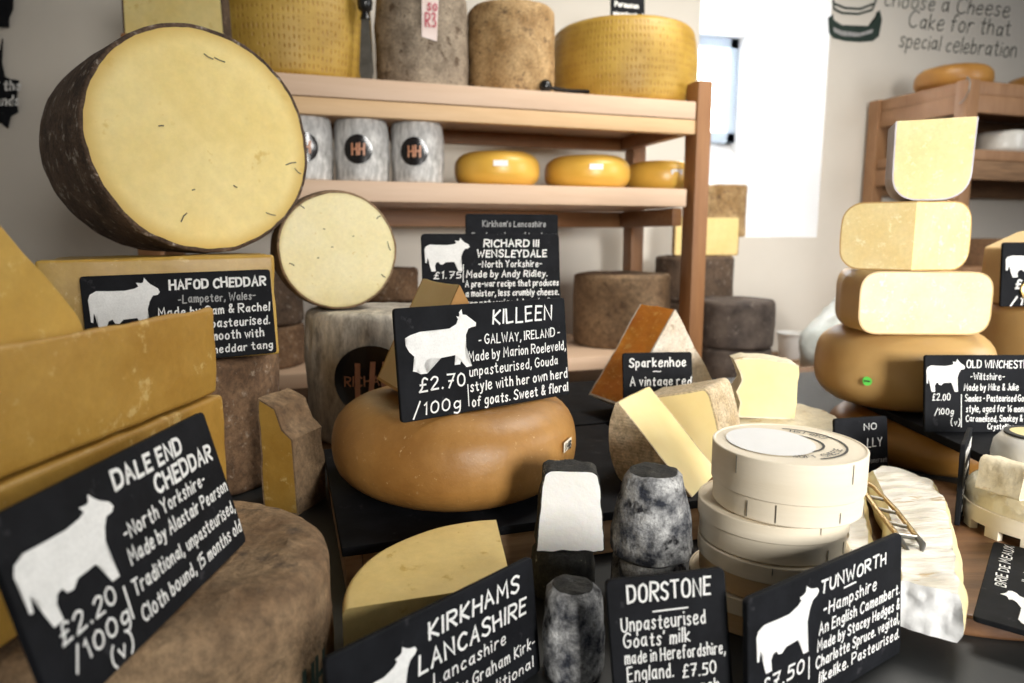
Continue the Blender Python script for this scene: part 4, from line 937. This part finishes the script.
rbox('round wooden cheese box on top of the stack with printed lid', L(bx + .006, bd - .002, ZC + .0954), .0595, .032, .032, 0, True)
sign('slate_sign', 'slate with cow lifting its head in front of the stacked round boxes', OZ(749, 745, ZC + .001), L(.293, .480, ZC + .001), .093, 4,
     [('TUNWORTH', .42, .87, .80, .115, 1.3), ('_', .57, .65, .75, .05, 1), ('-Hampshire', .44, .80, .63, .11, 1.05), ('An English Camembert.', .41, .98, .50, .105, 1.05), ('Made by Stacey Hedges &', .40, .98, .38, .10, 1.05), ('Charlotte Spruce. vegital,', .39, .98, .26, .10, 1.05), ('likelike. Pasteurised.', .41, .98, .135, .10, 1.05), ('£7.50', .07, .31, .29, .125, .95), ('each', .12, .30, .13, .11, .95), ('|', .345, .35, .22, .16, .8)], animal=(COWUP, .04, .43, .37, .51), wgt=.0010)

# ================================================================== RIGHT
WB = L(.413, .670, ZC); ZW = ZC + .018
T = thing('round_board', 'round dark walnut board on counter under the white brie', 'board', WB, 0)
link('board', lathe(wheel_profile(.177, .018, .004, .004, 0, side=3), 110), WALNUT, T)
# brie
def poly_prism(T, pts, z0, z1, cutflag, m_r, m_side, m_p, seed, name='rind', wob=.003):
    """flat piece: pts are plan points; edges flagged 1 are cut, 2 are side wall of fluffy rind"""
    n = len(pts); bm = bmesh.new(); rows = []
    for z, k in ((z0, 1.02), (z0 + (z1 - z0) * .3, 1.02), (z0 + (z1 - z0) * .75, 1.005), (z1, .985)):
        c = sum((Vector(p) for p in pts), Vector((0, 0))) / n
        rows.append([bm.verts.new((c.x + (p[0] - c.x) * k, c.y + (p[1] - c.y) * k, z)) for p in pts])
    bm.faces.new(rows[0][::-1]); bm.faces.new(rows[-1])
    for j in range(3):
        for i in range(n):
            k = (i + 1) % n; f = bm.faces.new((rows[j][i], rows[j][k], rows[j + 1][k], rows[j + 1][i])); f.material_index = cutflag[i]
    bmesh.ops.recalc_face_normals(bm, faces=bm.faces[:])
    bmesh.ops.triangulate(bm, faces=[f for f in bm.faces if len(f.verts) > 4])
    subdiv(bm, .003); bm.normal_update()
    for v in bm.verts:
        mids = {f.material_index for f in v.link_faces}
        k = noise.noise(v.co * 45 + Vector((seed, 0, 0))) * wob
        if 1 in mids and v.co.z < z1 - .002: k += .006 * math.sin(math.pi * min(1, max(0, (v.co.z - z0) / (z1 - z0))))
        if 2 in mids: k += (noise.noise(v.co * 110) * .0028 + noise.noise(v.co * 230) * .0014) * (1 if mids == {2} else .35)
        if mids == {0} and v.co.z > z0 + .01: k += .0007 * math.sin(v.co.y * 300 + noise.noise(v.co * 30) * 4) * (.5 + noise.noise(v.co * 18))
        v.co += v.normal * k
        if v.co.z < z0: v.co.z = z0
    outs = []
    for idx, nm, m in ((0, name, m_r), (2, 'side_rind', m_side), (1, 'cut_face', m_p)):
        if not any(f.material_index == idx for f in bm.faces): continue
        b2 = bm.copy(); bmesh.ops.delete(b2, geom=[f for f in b2.faces if f.material_index != idx], context='FACES')
        me = bpy.data.meshes.new(nm); b2.to_mesh(me); b2.free()
        for p in me.polygons: p.use_smooth = True; p.material_index = 0
        me.materials.append(m); o = bpy.data.objects.new(nm, me); COL.objects.link(o); o.parent = T
    bm.free()
ZT = ZW + .034
def plan(px, z, org):
    p = OZ(px[0], px[1], z) - org; return (p.dot(RIGHT), p.dot(AHEAD))
bo = OZ(920, 540, ZW); bo.z = ZW + .0005
T = thing('brie_piece', 'large piece of white rinded brie with cut right side on the board', 'cheese', bo, 0, 'brie pieces on the walnut board')
bp_ = [plan(q, ZT, bo) for q in ((902, 582), (932, 591), (959, 597), (955, 550), (948, 515), (942, 496), (933, 482), (910, 471), (882, 466), (872, 470), (886, 500), (896, 538))]
poly_prism(T, bp_, 0, .034, [2, 2, 1, 1, 1, 1, 0, 0, 0, 1, 1, 1], BLOOM, FLUFF, BRIEP, 3)
T = thing('brie_piece', 'smaller sunken brie piece behind the round boxes', 'cheese', bo, 0, 'brie pieces on the walnut board')
bq = [plan(q, ZT - .008, bo) for q in ((848, 545), (858, 566), (868, 550), (867, 530), (864, 506), (858, 476), (854, 476), (850, 500))]
poly_prism(T, bq, 0, .026, [0, 0, 1, 1, 1, 0, 0, 0], BLOOM, FLUFF, BRIEP, 5)
# cheese knife with openwork blade on the brie
ka, kb = OZ(862, 481, ZT + .006), OZ(911, 541, ZT + .006)
T = thing('openwork_knife', 'brass coloured openwork cheese knife lying on the white brie', 'knife', ka, None)
ax = (kb - ka); Lk = ax.length; T.rotation_euler = (0, 0, math.atan2(ax.y, ax.x)); 
rail = lambda pts, r=.0023: tube(pts, r, 8)
fr = merge(rail([(0, 0, 0), (.02, .006, .001), (Lk * .55, .0085, .001), (Lk * .95, .0075, .0)]), rail([(0, 0, 0), (.02, -.006, .001), (Lk * .55, -.0085, .001), (Lk * .95, -.0075, .0)]))
link('handle_rail', fr, BRASS, T)
for k in (.3, .52, .74): link('crossbar', rail([(Lk * k, -.0078, 0), (Lk * (k + .06), .0082, 0)], .0018), STEEL, T)
link('blade_bar', rail([(Lk * .93, -.0085, 0), (Lk * .95, .0085, 0)], .0022), STEEL, T)
for s_ in (-1, 1): link('prong', tube([(Lk * .93, s_ * .0075, 0), (Lk * 1.02, s_ * .008, -.001), (Lk * 1.07, s_ * .005, -.004)], [.0024, .0028, .0012], 8), STEEL, T)
# slate lying flat on the board
fa = OZ(972, 622, ZW + .001); fb = OZ(993, 546, ZW + .001)
x = (fb - fa).normalized(); n = Vector((0, 0, 1)); y_ = x.cross(Vector((0, 0, 1)))  # x runs away, up of the writing points left
upv = -y_; M = Matrix((x, -n, upv)).transposed().to_4x4()
W_ = (fb - fa).length; H_ = .085
def flat_sign():
    SEED[0] += 1
    T = sign('slate_sign', 'slate lying flat on the walnut board at right edge', (0, 0, 0), (W_, 0, 0), H_, 0,
      [('BRIE DE MEAUX', .40, .97, .80, .11, .9), ('-Ile de France', .50, .92, .60, .10, .8), ('Unpasteurised', .45, .95, .42, .10, .8), ('cows milk', .45, .8, .25, .10, .8)], animal=(COWUP, .05, .25, .33, .62), wgt=.0011)
    up = upv; MM = Matrix((x, (-n), up)).transposed()
    MM = Matrix((x, up.cross(x), up)).transposed().to_4x4(); MM.translation = (fa + fb) / 2 - up * H_ + n * .005
    T.matrix_basis = MM
flat_sign()
# slate seen nearly edge-on
ea = L(.438, .655, ZW + .001); 
es = OZ(959, 527, ZW + .001); dirv = (es - EYE); dirv.z = 0; dirv.normalize(); dv = Matrix.Rotation(R_(-3.2), 3, 'Z') @ dirv
sign('slate_sign', 'slate seen almost edge on between the brie and the film wrapped cheese', es, es + dv * .085, .086, 1, [('ROCAMADOUR', .08, .92, .76, .14, 1.6), ('France', .2, .7, .55, .12, 1.4), ('goats milk', .1, .9, .35, .12, 1.4), ('soft fresh', .1, .8, .15, .12, 1.4)], wgt=.0014)
# camembert in a wooden ring with notches, film wrapped, and a wedge on top
rb = L(.541, .664, ZW)
T = thing('film_wrapped_cheese', 'film wrapped soft cheese in a notched wooden base at right edge', 'cheese', rb, 0)
rr = .074
link('wooden_base', lathe([(rr - .004, .010), (rr, .010), (rr, .026), (rr - .002, .026), (rr - .004, .02)] + [(rr - .004, .010)], 90), POPLAR, T)
for k in range(14):
    a = k * 360 / 14 + 4
    link('foot', xform(box(-.007, .007, -.0035, .0035, 0, .0105, .0006), Matrix.Rotation(R_(a), 4, 'Z') @ Matrix.Translation((0, -rr + .004, 0))), POPLAR, T)
link('film_cover', rough(lathe(wheel_profile(rr - .004, .040, .004, .014, .001), 72), .003, 30, 3, .0015, 90), FILM, T)
for v in T.children:
    if v.name.startswith('film_cover'): v.location.z = .008
wg = L(.486, .640, 0)
T = thing('small_wedge', 'small pale wedge on the film wrapped cheese at right', 'cheese', Vector((wg.x, wg.y, ZW + .049)), 25)
out = round_poly([(-.024, 0), (.021, 0), (.019, .026), (-.018, .034)], [.004, .004, .006, .008], 3)
bm = prism(out, -.018, .022, 4, cut=('front',), cutedge=lambda x, z: x > .0185); subdiv(bm, .008); rough(bm, .002, 60, 4); cut_inset(bm, .0015); split(bm, 'rind', TAN, 'cut_face', SHEEP, T)
T = thing('ringed_cheese', 'small film covered soft cheese with dark ring on top, at right frame edge', 'cheese', L(.550, .697, ZW + .0495), 0)
link('body', lathe([(0, 0), (.034, 0), (.039, .004), (.041, .016), (.039, .030), (.033, .038), (.028, .040), (0, .040)], 60), WRAP, T)
link('dark_ring', lathe([(.026, .0402), (.031, .0395), (.031, .0415), (.026, .042), (.026, .0402)], 60), PRINT, T)
link('cheese_top', lathe([(0, .0402), (.026, .0402), (.026, .0412), (0, .0416)], 48), SHEEP, T)
# the tower at the right
lw = L(.622, .975, ZC)
whole('amber_cheese', 'shaded amber wheel on counter at the foot of the cheese tower', 'cheese', lw, .14, .060, WAXO, .03, .025, .008, None, .001)
o = link('slate_slab', box(-.075, .22, -.235, .06, 0, .011, .002), SLATE); o.location = L(.60, .975, ZC + .0605); o.rotation_euler = (0, 0, -YAW); props(o, 'black slate slab under the tan wheel with green sticker', 'slab')
zt = ZC + .0720
T = thing('tan_cheese', 'smooth tan wheel with a green sticker under the stacked cut pieces', 'cheese', L(.572, 1.0, zt), 0)
bm = lathe(wheel_profile(.105, .110, .034, .030, .012, caps=8), 110); rough(bm, .0012, 9, 7, .0002, 120); link('rind', bm, WAXT, T)
lb = decal_disc(.1199, -138, .046, .0062, GREEN, 'green_sticker', T, .0002)
wrap_text(.1199, -138, .0445, '-', .004, .0065, PRINT, 'sticker_print', lb, .0012, .0009)
zt += .1105
T = thing('gouda_piece', 'pale rectangular cut gouda piece, lowest cut piece in the tower', 'cheese', L(.553, .965, zt), -4, 'cut gouda pieces in the tower')
out = round_poly([(-.085, 0), (.085, 0), (.085, .084), (-.085, .084)], .028, 7)
bm = prism(out, -.05, .075, 5, cut=('front',), taper=None)
for v in bm.verts:
    if v.co.y > -.049: v.co.x = v.co.x * (1 - .35 * max(0, v.co.y) / .075) - .10 * (v.co.y + .05)
subdiv(bm, .012); rough(bm, .001, 20, 3); cut_inset(bm, .0018); split(bm, 'rind', WAXT, 'cut_face', GOUDA, T)
zt += .0845
T = thing('gouda_piece', 'yellow gouda wedge with its corner to the front, middle of the tower', 'cheese', L(.533, .925, zt), -14, 'cut gouda pieces in the tower')
bm = lathe(wheel_profile(.089, .092, .024, .024, .004), 40, 28, 152)
for v in bm.verts: pass
rough(bm, .001, 20, 3); cut_inset(bm, .0018); split(bm, 'rind', WAXT, 'cut_face', GOUDA, T)
zt += .0925
T = thing('gouda_piece', 'pale gouda piece with flat top and rounded base, top of the tower', 'cheese', L(.562, .955, zt), -24, 'cut gouda pieces in the tower')
out = round_poly([(-.045, 0), (.045, 0), (.046, .103), (-.046, .103)], [.036, .036, .002, .002], 8)
bm = prism(out, -.035, .035, 5, cut=('front',), cutedge=lambda x, z: z > .1025)
for v in bm.verts: v.co.x -= .05 * (v.co.y + .035)
subdiv(bm, .012); rough(bm, .001, 20, 5); cut_inset(bm, .0018); split(bm, 'rind', LILAC, 'cut_face', GOUDA, T)
a = P(925, 429, .83); b = P(1034, 423, .83); a.z = b.z = ZC + .0720
sign('slate_sign', 'slate with standing cow on the slab before the tan wheel at right', a, b, .096, 8,
     [('OLD WINCHESTER', .385, .99, .82, .12, 1.15), ('-Wiltshire-', .42, .73, .67, .105, .9), ('Made by Mike & Julie', .36, .86, .53, .11, .9), ('Smales - Pasteurised Gouda', .37, .99, .39, .105, .9), ('style, aged for 16 months', .38, .985, .255, .105, .9), ('Caramelised, Smokey &', .38, .90, .13, .10, .9), ('Crystalline', .58, .82, .03, .09, .9), ('£2.00', .07, .23, .40, .11, .9), ('/100g', .09, .26, .22, .10, .9), ('(v)', .24, .32, .08, .10, .9), ('|', .335, .34, .06, .44, .8)], animal=(COW, .01, .52, .36, .50), wgt=.0009)
# small slate behind the round boxes
a = P(836, 480, .80); b = P(889, 474, .815); a.z = b.z = ZW + .001
sign('slate_sign', 'dark slate half hidden behind the printed box lid', a, b, .076, 8, [('NO', .55, .78, .78, .12, .9), ('LLY', .60, .88, .50, .17, .9), ('from Somerset', .4, .96, .25, .1, .7, 'g')], wgt=.0009)
# far right
T = whole('tan_cheese', 'tall tan wheel at right frame edge behind the cow slate', 'cheese', L(.965, 1.16, ZC), .165, .205, WAXT, .02, .02, .002, None, .001)
T = thing('tan_wedge', 'tan wedge on top of the tall tan wheel at right frame edge', 'cheese', L(.845, 1.11, ZC + .2055), 15)
bm = prism(round_poly([(-.05, 0), (.08, 0), (.08, .125), (.02, .115), (-.046, .09)], .004, 3), -.01, .06, 3); rough(bm, .001, 20, 2); link('paste', bm, TANPASTE, T)
a = P(1000, 312, 1.055); b = P(1100, 312, 1.06); a.z = b.z = ZC + .2065
T = sign('slate_sign', 'slate with cow at right frame edge on the tall tan wheel', a, b, .098, 5, [('£2.70', .14, .5, .26, .17, 1.2), ('/100g', .1, .5, .02, .14, 1.2)], animal=(COW, .03, .45, .55, .5), wgt=.0014)
link('brass_button', lathe([(0, -.0), (.016, -.0), (.016, .004), (.011, .006), (0, .007)], 24), BRASS, T)
for c_ in T.children:
    if c_.name.startswith('brass_button'): c_.rotation_euler = (R_(90), 0, 0); c_.location = (-.035, -.001, .025)
